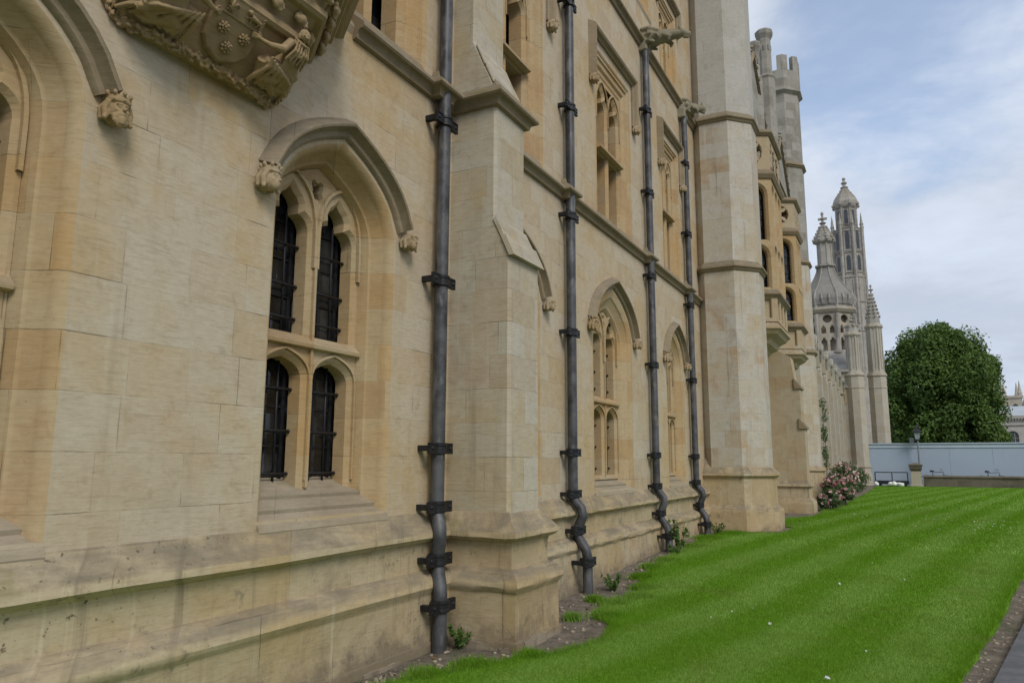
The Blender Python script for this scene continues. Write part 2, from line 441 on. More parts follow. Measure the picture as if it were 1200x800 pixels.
# ------------------------------------------------------------------ mesh helpers
def adopt(o, parent):
    """parent a part whose mesh is in world coordinates"""
    o.parent = parent
    o.matrix_parent_inverse = Matrix.Translation(-parent.location) if parent.parent is None else Matrix.Identity(4)
class MB:
    def __init__(self):
        self.v = []
        self.f = []
    def add(self, vs, fs):
        o = len(self.v)
        self.v += [tuple(p) for p in vs]
        self.f += [tuple(i + o for i in f) for f in fs]
        return self
    def box(self, x0, x1, y0, y1, z0, z1):
        vs = [(x, y, z) for z in (z0, z1) for y in (y0, y1) for x in (x0, x1)]
        return self.add(vs, [(0, 2, 3, 1), (4, 5, 7, 6), (0, 1, 5, 4), (2, 6, 7, 3), (0, 4, 6, 2), (1, 3, 7, 5)])
    def prism(self, poly, f0, f1):
        """poly: 2D points; f0, f1 map a 2D point to the two end faces"""
        n = len(poly)
        vs = [f0(p) for p in poly] + [f1(p) for p in poly]
        fs = [tuple(range(n))[::-1], tuple(range(n, 2 * n))]
        fs += [(i, (i + 1) % n, n + (i + 1) % n, n + i) for i in range(n)]
        return self.add(vs, fs)
    def lathe(self, prof, cx, cy, n=8, rot=None, cap=True, flat=True):
        """prof: (apothem or radius, z) pairs from bottom to top"""
        rot = PI / n if rot is None else rot
        k = 1 / math.cos(PI / n) if flat else 1.0
        vs = []
        for r, z in prof:
            for i in range(n):
                a = rot + 2 * PI * i / n
                vs.append((cx + r * k * math.cos(a), cy + r * k * math.sin(a), z))
        fs = []
        for j in range(len(prof) - 1):
            for i in range(n):
                i2 = (i + 1) % n
                fs.append((j * n + i, j * n + i2, (j + 1) * n + i2, (j + 1) * n + i))
        if cap:
            fs.append(tuple(range(n))[::-1])
            fs.append(tuple((len(prof) - 1) * n + i for i in range(n)))
        return self.add(vs, fs)
    def tube(self, pts, r, n=8, cap=True):
        pts = [Vector(p) for p in pts]
        rs = r if isinstance(r, (list, tuple)) else [r] * len(pts)
        vs, fs = [], []
        prev = None
        for i, p in enumerate(pts):
            d = (pts[min(i + 1, len(pts) - 1)] - pts[max(i - 1, 0)]).normalized()
            if prev is None:
                a = Vector((0, 0, 1)) if abs(d.z) < 0.9 else Vector((1, 0, 0))
                s = d.cross(a).normalized()
            else:
                s = (prev - d * prev.dot(d)).normalized()
            prev = s
            q = d.cross(s)
            for k in range(n):
                an = 2 * PI * k / n
                vs.append(p + (s * math.cos(an) + q * math.sin(an)) * rs[i])
        m = len(pts)
        for j in range(m - 1):
            for k in range(n):
                k2 = (k + 1) % n
                fs.append((j * n + k, j * n + k2, (j + 1) * n + k2, (j + 1) * n + k))
        if cap:
            fs.append(tuple(range(n))[::-1])
            fs.append(tuple((m - 1) * n + k for k in range(n)))
        return self.add(vs, fs)
    def ball(self, c, r, nu=12, nv=8, mat=None):
        r = r if isinstance(r, (tuple, list)) else (r, r, r)
        vs = [Vector((0, 0, -r[2]))]
        for j in range(1, nv):
            th = -PI / 2 + PI * j / nv
            for i in range(nu):
                a = 2 * PI * i / nu
                vs.append(Vector((r[0] * math.cos(th) * math.cos(a), r[1] * math.cos(th) * math.sin(a), r[2] * math.sin(th))))
        vs.append(Vector((0, 0, r[2])))
        if mat is not None:
            vs = [mat @ p for p in vs]
        vs = [p + Vector(c) for p in vs]
        fs = [(0, 1 + (i + 1) % nu, 1 + i) for i in range(nu)]
        for j in range(nv - 2):
            for i in range(nu):
                i2 = (i + 1) % nu
                fs.append((1 + j * nu + i, 1 + j * nu + i2, 1 + (j + 1) * nu + i2, 1 + (j + 1) * nu + i))
        top = len(vs) - 1
        b0 = 1 + (nv - 2) * nu
        fs += [(b0 + i, b0 + (i + 1) % nu, top) for i in range(nu)]
        return self.add(vs, fs)
    def sweep(self, frames, closed=False, cap=True):
        """frames: equal-length rows of points; skins row to row (open section)"""
        n = len(frames[0])
        vs = [p for fr in frames for p in fr]
        fs = []
        m = len(frames)
        for j in range(m if closed else m - 1):
            j2 = (j + 1) % m
            for i in range(n - 1):
                fs.append((j * n + i, j * n + i + 1, j2 * n + i + 1, j2 * n + i))
        if cap and not closed and n > 2:
            fs.append(tuple(range(n)))
            fs.append(tuple((m - 1) * n + i for i in range(n))[::-1])
        return self.add(vs, fs)
    def build(self, name, mat, parent=None, smooth=False, kind=None, angle=None):
        me = bpy.data.meshes.new(name)
        me.from_pydata([tuple(p) for p in self.v], [], self.f)
        bm = bmesh.new()
        bm.from_mesh(me)
        bmesh.ops.recalc_face_normals(bm, faces=bm.faces)
        bm.to_mesh(me)
        bm.free()
        if mat:
            me.materials.append(mat)
        if smooth:
            me.polygons.foreach_set('use_smooth', [True] * len(me.polygons))
            if angle:
                me.set_sharp_from_angle(angle=R(angle))
        o = bpy.data.objects.new(name, me)
        COL.objects.link(o)
        if parent:
            adopt(o, parent)
        if kind:
            o['kind'] = kind
        return o

def offs(path, d, closed=False):
    """mitred offset of a 2D path; positive = to the left of travel"""
    n = len(path)
    out = []
    for i in range(n):
        p = Vector(path[i])
        a = Vector(path[i - 1]) if (i > 0 or closed) else None
        b = Vector(path[(i + 1) % n]) if (i < n - 1 or closed) else None
        n1 = n2 = None
        if a is not None and (p - a).length > 1e-9:
            e = (p - a).normalized(); n1 = Vector((-e.y, e.x))
        if b is not None and (b - p).length > 1e-9:
            e = (b - p).normalized(); n2 = Vector((-e.y, e.x))
        if n1 is None: n1 = n2
        if n2 is None: n2 = n1
        k = n1 + n2
        den = max(0.35, 1 + n1.dot(n2))
        out.append(p + k * (d / den))
    return [(q.x, q.y) for q in out]

def area(loop):
    return 0.5 * sum(loop[i][0] * loop[(i + 1) % len(loop)][1] - loop[(i + 1) % len(loop)][0] * loop[i][1] for i in range(len(loop)))
def ccw(loop): return list(loop) if area(loop) > 0 else list(loop)[::-1]
def cw(loop): return list(loop) if area(loop) < 0 else list(loop)[::-1]

def tri_fill(loops):
    """triangles over flattened loops (first outer, rest holes)"""
    bm = bmesh.new()
    es, idx = [], {}
    k = 0
    for l in loops:
        vs = []
        for p in l:
            v = bm.verts.new((p[0], p[1], 0)); idx[v] = k; k += 1; vs.append(v)
        for i in range(len(vs)):
            es.append(bm.edges.new((vs[i], vs[(i + 1) % len(vs)])))
    bmesh.ops.triangle_fill(bm, use_beauty=True, use_dissolve=False, edges=es, normal=(0, 0, 1))
    tris = [tuple(idx[v] for v in f.verts) for f in bm.faces]
    bm.free()
    return tris

def plate(mb, outer, holes, xf, xb, ch=0.0, fmap=None, back=False):
    """flat plate with holes in the (y,z) plane, front at xf, chamfered arris"""
    fmap = fmap or (lambda y, z, x: (x, y, z))
    loops = [ccw(outer)] + [cw(h) for h in holes]
    def chk(l):       # small openings take a finer arris
        w_ = min(max(p[0] for p in l) - min(p[0] for p in l), max(p[1] for p in l) - min(p[1] for p in l))
        return min(ch, w_ * 0.12)
    fr = [l if i == 0 else offs(l, chk(l), True) for i, l in enumerate(loops)] if ch else loops
    tri = tri_fill(fr)
    flat = [p for l in fr for p in l]
    mb.add([fmap(p[0], p[1], xf) for p in flat], [tuple(t_) for t_ in tri])
    sgn = 1 if xf > xb else -1
    for l, q in zip(loops, fr):
        n = len(l)
        rows = [[(*p, xf) for p in q]] if ch else []
        rows += [[(*p, xf - sgn * ch) for p in l], [(*p, xb) for p in l]]
        mb.sweep([[fmap(*r_[i % n]) for r_ in rows] for i in range(n)], closed=True)
    if back:
        flat = [p for l in loops for p in l]
        tri = tri_fill(loops)
        mb.add([fmap(p[0], p[1], xb) for p in flat], [tuple(t_) for t_ in tri])

def frame_sweep(mb, path, prof, side=1, fmap=None, cap=False):
    """sweep (offset, x) profile along a (y,z) path"""
    fmap = fmap or (lambda y, z, x: (x, y, z))
    cols = [offs(path, side * o) for o, x in prof]
    rows = [[fmap(cols[k][i][0], cols[k][i][1], prof[k][1]) for k in range(len(prof))] for i in range(len(path))]
    mb.sweep(rows, cap=cap)

def plan_sweep(mb, path, prof, cap=True):
    """sweep (outward offset, z) along a plan path; outward is to the right of travel"""
    cols = [offs(path, -o) for o, z in prof]
    rows = [[(cols[k][i][0], cols[k][i][1], prof[k][1]) for k in range(len(prof))] for i in range(len(path))]
    mb.sweep(rows, cap=cap)

def arch_path(yc, hw, z0, zs, za, n=10, k1=0.56, k2=0.50, k3=0.82):
    """jamb up, pointed arch over, jamb down (left to right)"""
    h = za - zs
    half = []
    for i in range(n + 1):
        t = i / n
        P0, P1, P2, P3 = (hw, 0), (hw, k1 * h), (k2 * hw, k3 * h), (0, h)
        q = [(1 - t) ** 3 * P0[j] + 3 * (1 - t) ** 2 * t * P1[j] + 3 * (1 - t) * t * t * P2[j] + t ** 3 * P3[j] for j in (0, 1)]
        half.append(q)
    pts = [(yc - hw, z0)] if z0 < zs - 1e-6 else []
    pts += [(yc - a, zs + b) for a, b in half]
    pts += [(yc + a, zs + b) for a, b in half[::-1][1:]]
    if z0 < zs - 1e-6:
        pts += [(yc + hw, z0)]
    return pts

def cusped(yc, hw, z0, zs, k=1.0, n=22):
    """light with a trefoil head"""
    cs = [(-hw * 0.42, hw * 0.12, hw * 0.585), (hw * 0.42, hw * 0.12, hw * 0.585), (0, hw * 0.95 * k, hw * 0.50)]
    pts = [(yc + hw, z0), ]
    for i in range(n + 1):
        a = PI * i / n
        dx, dz = math.cos(a), math.sin(a)
        best = 0.12 * hw
        for cx, cz, r in cs:
            b = dx * cx + dz * cz
            d = b * b - (cx * cx + cz * cz - r * r)
            if d >= 0:
                best = max(best, b + math.sqrt(d))
        if i == n // 2:
            best *= 1.12
        pts.append((yc + dx * best, zs + dz * best))
    pts.append((yc - hw, z0))
    return pts

def fuse(mb, name, mat, parent, voxel=0.012, smooth_it=2):
    """melt overlapping solids into one carved surface"""
    me = bpy.data.meshes.new('tmp')
    me.from_pydata([tuple(p) for p in mb.v], [], mb.f)
    bm = bmesh.new(); bm.from_mesh(me)
    bmesh.ops.recalc_face_normals(bm, faces=bm.faces)
    bm.to_mesh(me); bm.free()
    o = bpy.data.objects.new('tmp', me)
    COL.objects.link(o)
    r = o.modifiers.new('r', 'REMESH'); r.mode = 'VOXEL'; r.voxel_size = voxel
    if smooth_it:
        s = o.modifiers.new('s', 'SMOOTH'); s.factor = 0.5; s.iterations = smooth_it
    dg = bpy.context.evaluated_depsgraph_get()
    me2 = bpy.data.meshes.new_from_object(o.evaluated_get(dg))
    bpy.data.objects.remove(o)
    me2.name = name
    me2.materials.clear()
    me2.materials.append(mat)
    me2.polygons.foreach_set('use_smooth', [True] * len(me2.polygons))
    ob = bpy.data.objects.new(name, me2)
    COL.objects.link(ob)
    if parent: adopt(ob, parent)
    return ob

def thing(name, label, cat, group=None, loc=(0, 0, 0)):
    o = bpy.data.objects.new(name, None)
    o.empty_display_size = 0.3
    o.location = loc
    COL.objects.link(o)
    o['label'] = label
    o['category'] = cat
    if group: o['group'] = group
    return o

def tag(o, label, cat, group=None):
    o['label'] = label
    o['category'] = cat
    if group: o['group'] = group
    return o
def struct(o):
    o['kind'] = 'structure'
    return o
def sub(mesh_obj, parent, name=None, loc=None, rot=None, scale=None):
    c = mesh_obj.copy()
    if name: c.name = name
    COL.objects.link(c)
    adopt(c, parent)
    if loc is not None: c.location = loc
    if rot is not None: c.rotation_euler = rot
    if scale is not None: c.scale = scale
    return c

# ================================================================== GROUND
def gz_(y):
    """ground height along the range"""
    ks = [(-30, 0.02), (9.0, 0.02), (10.5, 0.10), (14.5, 0.19), (18, 0.20), (400, 0.20)]
    for (a, za), (b, zb) in zip(ks, ks[1:]):
        if y <= b:
            t = max(0, (y - a) / (b - a))
            return za + (zb - za) * t
    return 0.2

# soil edge of the bed (x,y), lawn lies to the right of it
EDGE = [(0.30, 2.0), (0.36, 4.35), (0.56, 4.75), (0.80, 5.3), (1.16, 5.85), (1.34, 6.5), (1.20, 7.1), (0.88, 7.45), (0.80, 8.0), (0.95, 8.5),
        (0.86, 9.2), (0.62, 9.8), (0.62, 10.6), (0.46, 11.3), (0.52, 12.3), (0.50, 13.2), (0.42, 14.2), (0.62, 15.0), (1.0, 15.55), (1.62, 15.9), (1.72, 17.2),
        (1.25, 17.9), (1.2, 20.0), (1.70, 20.9), (1.75, 22.2), (1.7, 23.4), (2.05, 26), (2.1, 30), (2.3, 38), (2.4, 46), (2.45, 51.5)]
TA = math.tan(STRIPE_A)
def right_edge(y): return 4.07 + (y - 6.69) * TA   # lawn edge by the path
def ground_strip(name, xl, xr, ys, mat, dz=0.0, nx=1, kind='structure', lip=0.0):
    mb = MB()
    rows = []
    for y in ys:
        a, b = xl(y), xr(y)
        z = gz_(y) + dz
        r_ = [(a + (b - a) * i / nx, y, z) for i in range(nx + 1)]
        if lip:
            r_ = [(a, y, z - lip)] + r_ + [(b, y, z - lip)]
        rows.append(r_)
    mb.sweep(rows, cap=False)
    o = mb.build(name, mat, kind=kind)
    return o
def edge_x(y):
    for (xa, ya), (xb, yb) in zip(EDGE, EDGE[1:]):
        if y <= yb:
            return xa + (xb - xa) * (y - ya) / (yb - ya) if y > ya else xa
    return EDGE[-1][0]
YS = sorted(set([-20, -10, -4, 0, 2, 9, 10.5, 14.5, 18] + [p[1] for p in EDGE] + [round(2 + 0.3 * i, 2) for i in range(70)] + [24, 26, 28, 32, 36, 42, 51.5]))
mbg = MB()
mbg.sweep([[(-900, y, gz_(y) - 0.05), (-30, y, gz_(y) - 0.05), (30, y, gz_(y) - 0.05), (900, y, gz_(y) - 0.05)] for y in (-300, -30, 9, 10.5, 14.5, 18, 100, 1500)], cap=False)
mbg.build('ground', M['ground'], kind='structure')

def wob(y, k=0.03): return k * (math.sin(y * 5.3) + 0.7 * math.sin(y * 12.7 + 1) + 0.5 * math.sin(y * 23.1 + 2))
ground_strip('soil_bed', lambda y: -0.4, lambda y: edge_x(y) + 0.5, YS, M['soil'], 0.0, 6)
ys2 = [y for y in YS if y <= 51.5]
ground_strip('lawn', lambda y: edge_x(y) + (wob(y, 0.035) if y < 20 else 0), lambda y: right_edge(y) + wob(y, 0.012), ys2, M['turf'], 0.03, 10, lip=0.06)
ground_strip('soil_strip', lambda y: right_edge(y) - 0.1, lambda y: right_edge(y) + 0.24, [y for y in YS if y >= -4], M['soil'], 0.004)
ground_strip('kerb', lambda y: right_edge(y) + 0.22, lambda y: right_edge(y) + 0.50, [y for y in YS if y >= -4], M['edging'], 0.07, 1, lip=0.12)
ground_strip('path', lambda y: right_edge(y) + 0.48, lambda y: right_edge(y) + 6, [y for y in YS if y >= -4], M['paving'], 0.045, 3)

# ================================================================== THE COLLEGE RANGE
RANGE = thing('college_building', 'long honey stone Gothic college range with pointed windows, downpipes, octagonal turrets and oriels', 'building', loc=(0, 8, 0))
PIPES = [5.65, 8.75, 12.36, 15.10]

ground_windows = [(1.56, 0.72, 1.20), (4.36, 0.70, 1.20), (7.32, 0.70, 1.20), (10.63, 0.875, 1.20), (14.13, 0.62, 1.20)]
SPR, APX = 3.40, 4.10
first_windows = [(7.28, 0.84), (10.83, 0.84), (14.20, 0.62)]
F_Z0, F_Z1 = 5.16, 7.98
first_left = (4.75, 0.72)
second_windows = [(12.35, 0.78, 10.12, 12.2), (14.34, 0.62, 9.42, 11.2)]

def arch_hole(yc, hw, z0): return arch_path(yc, hw, z0, SPR, APX if hw < 0.8 else APX + 0.10)
def rect_hole(yc, hw, z0, z1): return [(yc - hw, z0), (yc - hw, z1), (yc + hw, z1), (yc + hw, z0)]
TOP = 13.4
holes = [arch_hole(*wd) for wd in ground_windows]
holes += [rect_hole(yc, hw, F_Z0, F_Z1) for yc, hw in first_windows]
holes += [rect_hole(first_left[0], first_left[1], F_Z0, F_Z1)]
holes += [rect_hole(yc, hw, a, b) for yc, hw, a, b in second_windows]
mb = MB()
plate(mb, [(-6, -0.4), (16.5, -0.4), (16.5, TOP), (-6, TOP)], holes, 0.0, -0.02)
mb.build('wall', M['ashlar'], RANGE)
# returns, back and roof give the range its depth
mb = MB()
mb.box(-9.0, -0.9, -6, 30, -0.4, 11.0)
mb.build('rear_wall', M['ashlar'], RANGE)
mb = MB()
mb.prism([(-9.2, 11.0), (-0.9, 11.0), (-0.9, 11.6), (-5.0, 14.6)], lambda p: (p[0], -6.0, p[1]), lambda p: (p[0], 30.0, p[1]))
mb.build('roof', M['slate'], RANGE)
mb = MB()
mb.box(-0.5, 0.06, -6, 16.4, TOP, TOP + 0.12)
mb.sweep([[(0.0, y, TOP - 0.35), (0.10, y, TOP - 0.28), (0.16, y, TOP - 0.18), (0.10, y, TOP - 0.10), (0.0, y, TOP - 0.02)] for y in (-6, 16.4)])
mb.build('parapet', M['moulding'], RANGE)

# ---------- buttress footprint used by plinth and strings
B0, B1 = 5.96, 6.585
def with_jogs(pts, out):
    """add small breaks round the downpipes to a plan path on the wall plane"""
    res = []
    for a, b in zip(pts, pts[1:]):
        res.append(a)
        if a[0] == 0 and b[0] == 0:
            for yp in PIPES:
                if a[1] + 0.15 < yp < b[1] - 0.13:
                    res += [(0, yp - 0.085), (out, yp - 0.085), (out, yp + 0.085), (0, yp + 0.085)]
    res.append(pts[-1])
    return res
path_pl = [(0, -6), (0, B0), (0.66, B0), (0.66, B1), (0, B1), (0, 16.15)]
prof_pl = [(-0.02, 1.16), (0.015, 1.14), (0.03, 1.115), (0.125, 1.005), (0.142, 0.985), (0.142, 0.945), (0.12, 0.925), (0.10, 0.91), (0.072, 0.90), (0.062, 0.87),
           (0.06, 0.675), (0.085, 0.665), (0.125, 0.645), (0.155, 0.61), (0.172, 0.575), (0.174, 0.54), (0.160, 0.505), (0.140, 0.485), (0.135, 0.46), (0.14, 0.10), (0.16, 0.09), (0.165, -0.4)]
def worn_sweep(mb, path, prof, step=0.11, amt=0.006, seed=1):
    """plan sweep with slightly worn, uneven arrises"""
    rg = random.Random(seed)
    cols = [offs(path, -o) for o, z in prof]
    rows = []
    for i in range(len(path) - 1):
        L = (Vector(path[i + 1]) - Vector(path[i])).length
        n = max(1, int(L / step)) if -1 < path[i][1] else max(1, int(L / 1.0))
        for q in range(n + (1 if i == len(path) - 2 else 0)):
            t = q / n
            ends = 0.0 if q in (0, n) else 1.0
            low = 0.0
            rows.append([(cols[k][i][0] + (cols[k][i + 1][0] - cols[k][i][0]) * t + rg.gauss(0, amt) * ends * (0.6 if k % 3 else 1.0),
                          cols[k][i][1] + (cols[k][i + 1][1] - cols[k][i][1]) * t + rg.gauss(0, amt * 0.5) * ends,
                          prof[k][1] + rg.gauss(0, amt * 0.6) * ends - (abs(rg.gauss(0, 0.012)) if rg.random() < 0.05 and k in (5, 13, 14, 15) else 0)) for k in range(len(prof))])
    mb.sweep(rows)
mb = MB(); worn_sweep(mb, path_pl, prof_pl)
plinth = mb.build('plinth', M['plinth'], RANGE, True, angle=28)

prof_s = [(-0.02, 0.19), (0.0, 0.125), (0.095, 0.045), (0.115, 0.025), (0.118, -0.005), (0.105, -0.022), (0.075, -0.026), (0.052, -0.05), (0.044, -0.075), (0.04, -0.095), (0.02, -0.105), (-0.02, -0.105)]
ZS1, ZS2 = 5.13, 9.26
path_s1 = with_jogs([(0, 4.40), (0, B0), (0.50, B0), (0.50, B1), (0, B1), (0, 16.3)], 0.085)
mb = MB(); plan_sweep(mb, path_s1, [(o, z + ZS1) for o, z in prof_s])
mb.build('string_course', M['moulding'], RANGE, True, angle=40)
mb = MB(); plan_sweep(mb, [(0, -6), (0, 1.5)], [(o, z + ZS1) for o, z in prof_s])
mb.build('string_course', M['moulding'], RANGE, True, angle=40)
mb = MB(); plan_sweep(mb, [(0, -6), (0, 5.9), (0.25, 5.9), (0.25, 6.65), (0, 6.65), (0, 16.3)], [(o, z + ZS2) for o, z in prof_s])
mb.build('string_course', M['moulding'], RANGE, True, angle=40)

# ---------- buttress
def buttress(y0, y1, x_low, x_mid, x_up, parent, z_base=-0.4, low_top=3.52, mid_top=5.12, mat='buttress'):
    prof = [(-0.05, z_base), (x_low, z_base), (x_low, low_top), (x_mid, low_top + 0.34), (x_mid, mid_top + 0.08), (x_mid - 0.06, mid_top + 0.24),
            (x_mid - 0.15, mid_top + 0.42), (x_up + 0.035, mid_top + 0.58), (x_up, mid_top + 0.66), (x_up, 9.3), (-0.05, 9.9)]
    mb = MB()
    e = 0.025
    n = len(prof)
    inner = [(x - (e if 0 < i < n - 1 and i != 0 else 0), z) for i, (x, z) in enumerate(prof)]
    rows = []
    for yy, pr_ in ((y0, inner), (y0 + e, prof), (y1 - e, prof), (y1, inner)):
        rows.append([(x, yy, z) for x, z in pr_])
    mb.sweep(rows, cap=True)
    b = mb.build('buttress', M[mat], parent)
    # stepped weathering slabs
    def slab(xa, za, xb, zb, th, side, lip):
        d = Vector((xb - xa, zb - za)).normalized()
        nrm = Vector((d.y, -d.x)) if d.y > 0 else Vector((-d.y, d.x))
        nrm = Vector((abs(nrm.x), abs(nrm.y)))
        mw = MB()
        pts = [(xa, za), (xa + nrm.x * th - d.x * lip, za + nrm.y * th - d.y * lip), (xb + nrm.x * th, zb + nrm.y * th), (xb, zb)]
        mw.prism(pts, lambda p: (p[0], y0 - side, p[1]), lambda p: (p[0], y1 + side, p[1]))
        mw.build('weathering', M[mat], b)
    slab(x_low + 0.0, low_top - 0.02, x_low - 0.085, low_top + 0.17, 0.05, 0.022, 0.02)
    slab(x_low - 0.08, low_top + 0.15, x_mid - 0.02, low_top + 0.36, 0.035, 0.012, 0.02)
    slab(x_mid - 0.035, mid_top + 0.17, x_mid - 0.135, mid_top + 0.39, 0.012, 0.002, 0.0)
    slab(x_mid - 0.13, mid_top + 0.37, x_up + 0.015, mid_top + 0.62, 0.012, 0.002, 0.01)
    return b
buttress(B0, B1, 0.66, 0.50, 0.25, RANGE)

# rough footing stones showing under the plinth
def footing(path, parent, seed, zt=0.13):
    rg = random.Random(seed)
    mb = MB()
    P_ = [Vector(q) for q in path]
    for a, b in zip(P_, P_[1:]):
        L = (b - a).length
        d = (b - a).normalized(); nr = Vector((d.y, -d.x))
        s = -0.02
        while s < L:
            w_ = rg.uniform(0.3, 0.6)
            h = zt + rg.uniform(-0.03, 0.03)
            o = 0.182 + rg.uniform(0.0, 0.015)
            e = min(L + 0.1, s + w_)
            zg = gz_((a + d * s).y) - 0.1
            p = [a + d * (s + 0.002), a + d * (e - 0.002)]
            rows = []
            n = 5
            for i in range(n + 1):
                q = p[0].lerp(p[1], i / n)
                j1, j2, j3 = rg.uniform(-0.012, 0.012), rg.uniform(-0.012, 0.012), rg.uniform(-0.015, 0.015)
                rows.append([(q.x + nr.x * k, q.y + nr.y * k, z) for k, z in ((0.05, zg), (o + j1, zg), (o + 0.01 + j2, zg + 0.06), (o + j2, zg + h * 0.6), (o - 0.02 + j1, zg + 0.1 + h + j3 - 0.02), (0.10, zg + 0.1 + h + j3))])
            mb.sweep(rows)
            s = e
    o = mb.build('footing', M['footing'], parent)
    return o
footing([(0, 3.0), (0, B0 - 0.15)], RANGE, 1, 0.01)
footing([(0, B0), (0.66, B0), (0.66, B1), (0, B1)], RANGE, 2, 0.05)
footing([(0, B1 + 0.15), (0, 16.0)], RANGE, 3, -0.02)

# ---------- carved label-stop heads (three sizes of the same family, each melted into one surface)
def head_mb(crown=True, beard=True, s=1.0):
    """faces +X, centred on the origin, about 0.2 high"""
    mb = MB()
    mb.ball((0, 0, 0), (0.075, 0.066, 0.088), 16, 12)
    mb.ball((0.045, 0, -0.035), (0.042, 0.048, 0.055))           # jaw
    mb.ball((0.066, 0, 0.028), (0.018, 0.046, 0.011))            # brow
    mb.tube([(0.070, 0, 0.024), (0.094, 0, -0.016), (0.080, 0, -0.022)], [0.009, 0.014, 0.010], 8)   # nose
    for s_ in (-1, 1):
        mb.ball((0.068, 0.023 * s_, 0.012), (0.011, 0.012, 0.007))          # eye
        mb.ball((0.058, 0.034 * s_, -0.015), (0.018, 0.014, 0.015))         # cheek
        mb.ball((0.0, 0.072 * s_, -0.005), (0.016, 0.012, 0.024))           # ear
        mb.tube([(0.01, 0.066 * s_, 0.05), (-0.005, 0.085 * s_, 0.0), (-0.0, 0.078 * s_, -0.05), (0.012, 0.092 * s_, -0.085)], [0.022, 0.026, 0.024, 0.014])
        mb.tube([(-0.03, 0.06 * s_, 0.05), (-0.05, 0.085 * s_, 0.0), (-0.05, 0.085 * s_, -0.07)], [0.024, 0.026, 0.016])
    mb.ball((0.078, 0, -0.042), (0.012, 0.022, 0.005))
    mb.ball((0.076, 0, -0.054), (0.011, 0.017, 0.005))
    if beard:
        mb.tube([(0.055, 0, -0.065), (0.055, 0, -0.10), (0.045, 0, -0.128)], [0.036, 0.03, 0.012])
        for s_ in (-1, 1):
            mb.tube([(0.076, 0.006 * s_, -0.034), (0.07, 0.03 * s_, -0.045), (0.055, 0.038 * s_, -0.07)], [0.008, 0.009, 0.012])
            mb.tube([(0.04, 0.045 * s_, -0.04), (0.048, 0.035 * s_, -0.085), (0.05, 0.012 * s_, -0.12)], [0.02, 0.02, 0.01])
    mb.ball((-0.06, 0, 0), (0.07, 0.075, 0.085))
    if crown:
        n = 16
        mb.lathe([(0.070, 0.045), (0.080, 0.052), (0.080, 0.072), (0.073, 0.08), (0.074, 0.10), (0.05, 0.10)], -0.004, 0, 16, flat=False)
        for i in range(8):
            a = 2 * PI * i / 8
            c = (-0.004 + 0.076 * math.cos(a), 0.076 * math.sin(a))
            mb.ball((c[0], c[1], 0.112), (0.016, 0.016, 0.020), 8, 6)
            mb.ball((c[0] * 1.04, c[1] * 1.04, 0.062), (0.009, 0.009, 0.009), 8, 6)
    else:
        mb.ball((-0.01, 0, 0.035), (0.084, 0.082, 0.066))
        mb.tube([(0.062, -0.05, 0.05), (0.078, 0, 0.058), (0.062, 0.05, 0.05)], 0.012)
    return mb
HEADS = {}
def carved_head(kind, y, z, parent, sc, turn=0.0, x=0.075):
    if kind not in HEADS:
        o = fuse(head_mb(kind == 'king' or kind == 'queen', kind == 'king'), 'carved_head', M['carved'] if kind == 'king' else M['head_stone'], None, 0.0048 if kind == 'king' else 0.006, 0)
        HEADS[kind] = o.data
        bpy.data.objects.remove(o)
    o = bpy.data.objects.new('carved_head', HEADS[kind])
    COL.objects.link(o)
    o.parent = parent
    o.location = (x, y, z)
    o.scale = (sc * 0.88, sc * 0.88, sc * 0.88)
    o.rotation_euler = (0, 0, turn)
    return o
M['head_stone'] = stone('carved_head_stone', (0.36, 0.265, 0.15), (0.40, 0.32, 0.21), rust=0.2, grime=0.6, streak=0.1, row=40.0, joint=0.0, lichen=0.6)

# ---------- windows
PROF_J = [(0.0, 0.0), (0.012, -0.004), (0.05, -0.045), (0.055, -0.07), (0.062, -0.085), (0.085, -0.13), (0.105, -0.165), (0.112, -0.175), (0.125, -0.18), (0.135, -0.21), (0.15, -0.25), (0.155, -0.29)]
RX = -0.26    # face of the tracery
def bars(mb, yc, hw, z0, z1, nv, hz, x=RX - 0.135, r=0.0095):
    for k in range(nv):
        y = yc + (k - (nv - 1) / 2) * (hw * 2 / (nv + 0.6))
        mb.tube([(x, y, z0 - 0.03), (x, y, z1)], r, 6)
        mb.tube([(x, y, z0 - 0.03), (x, y, z0 - 0.07)], [r * 1.7, r * 0.5], 6)
    for z in hz:
        mb.tube([(x + 0.012, yc - hw, z), (x + 0.012, yc + hw, z)], r * 1.2, 6)
        for s_ in (-1, 1):
            mb.ball((x + 0.012, yc + s_ * hw * 0.97, z), 0.015, 8, 6)
        for k in range(nv):
            y = yc + (k - (nv - 1) / 2) * (hw * 2 / (nv + 0.6))
            mb.ball((x + 0.006, y, z), 0.016, 8, 6)

def hood(path, parent, side=-1):
    """projecting hood mould above an opening; offsets run outward"""
    prof = [(0.03, -0.01), (0.035, 0.022), (0.05, 0.038), (0.085, 0.04), (0.10, 0.07), (0.112, 0.112), (0.128, 0.118), (0.142, 0.110), (0.205, -0.01)]
    mb = MB()
    frame_sweep(mb, path, prof, side=1, cap=True)
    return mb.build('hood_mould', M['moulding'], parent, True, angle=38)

def leading(mb, loop_c, hw, z0, z1, x, step=0.17):
    pass

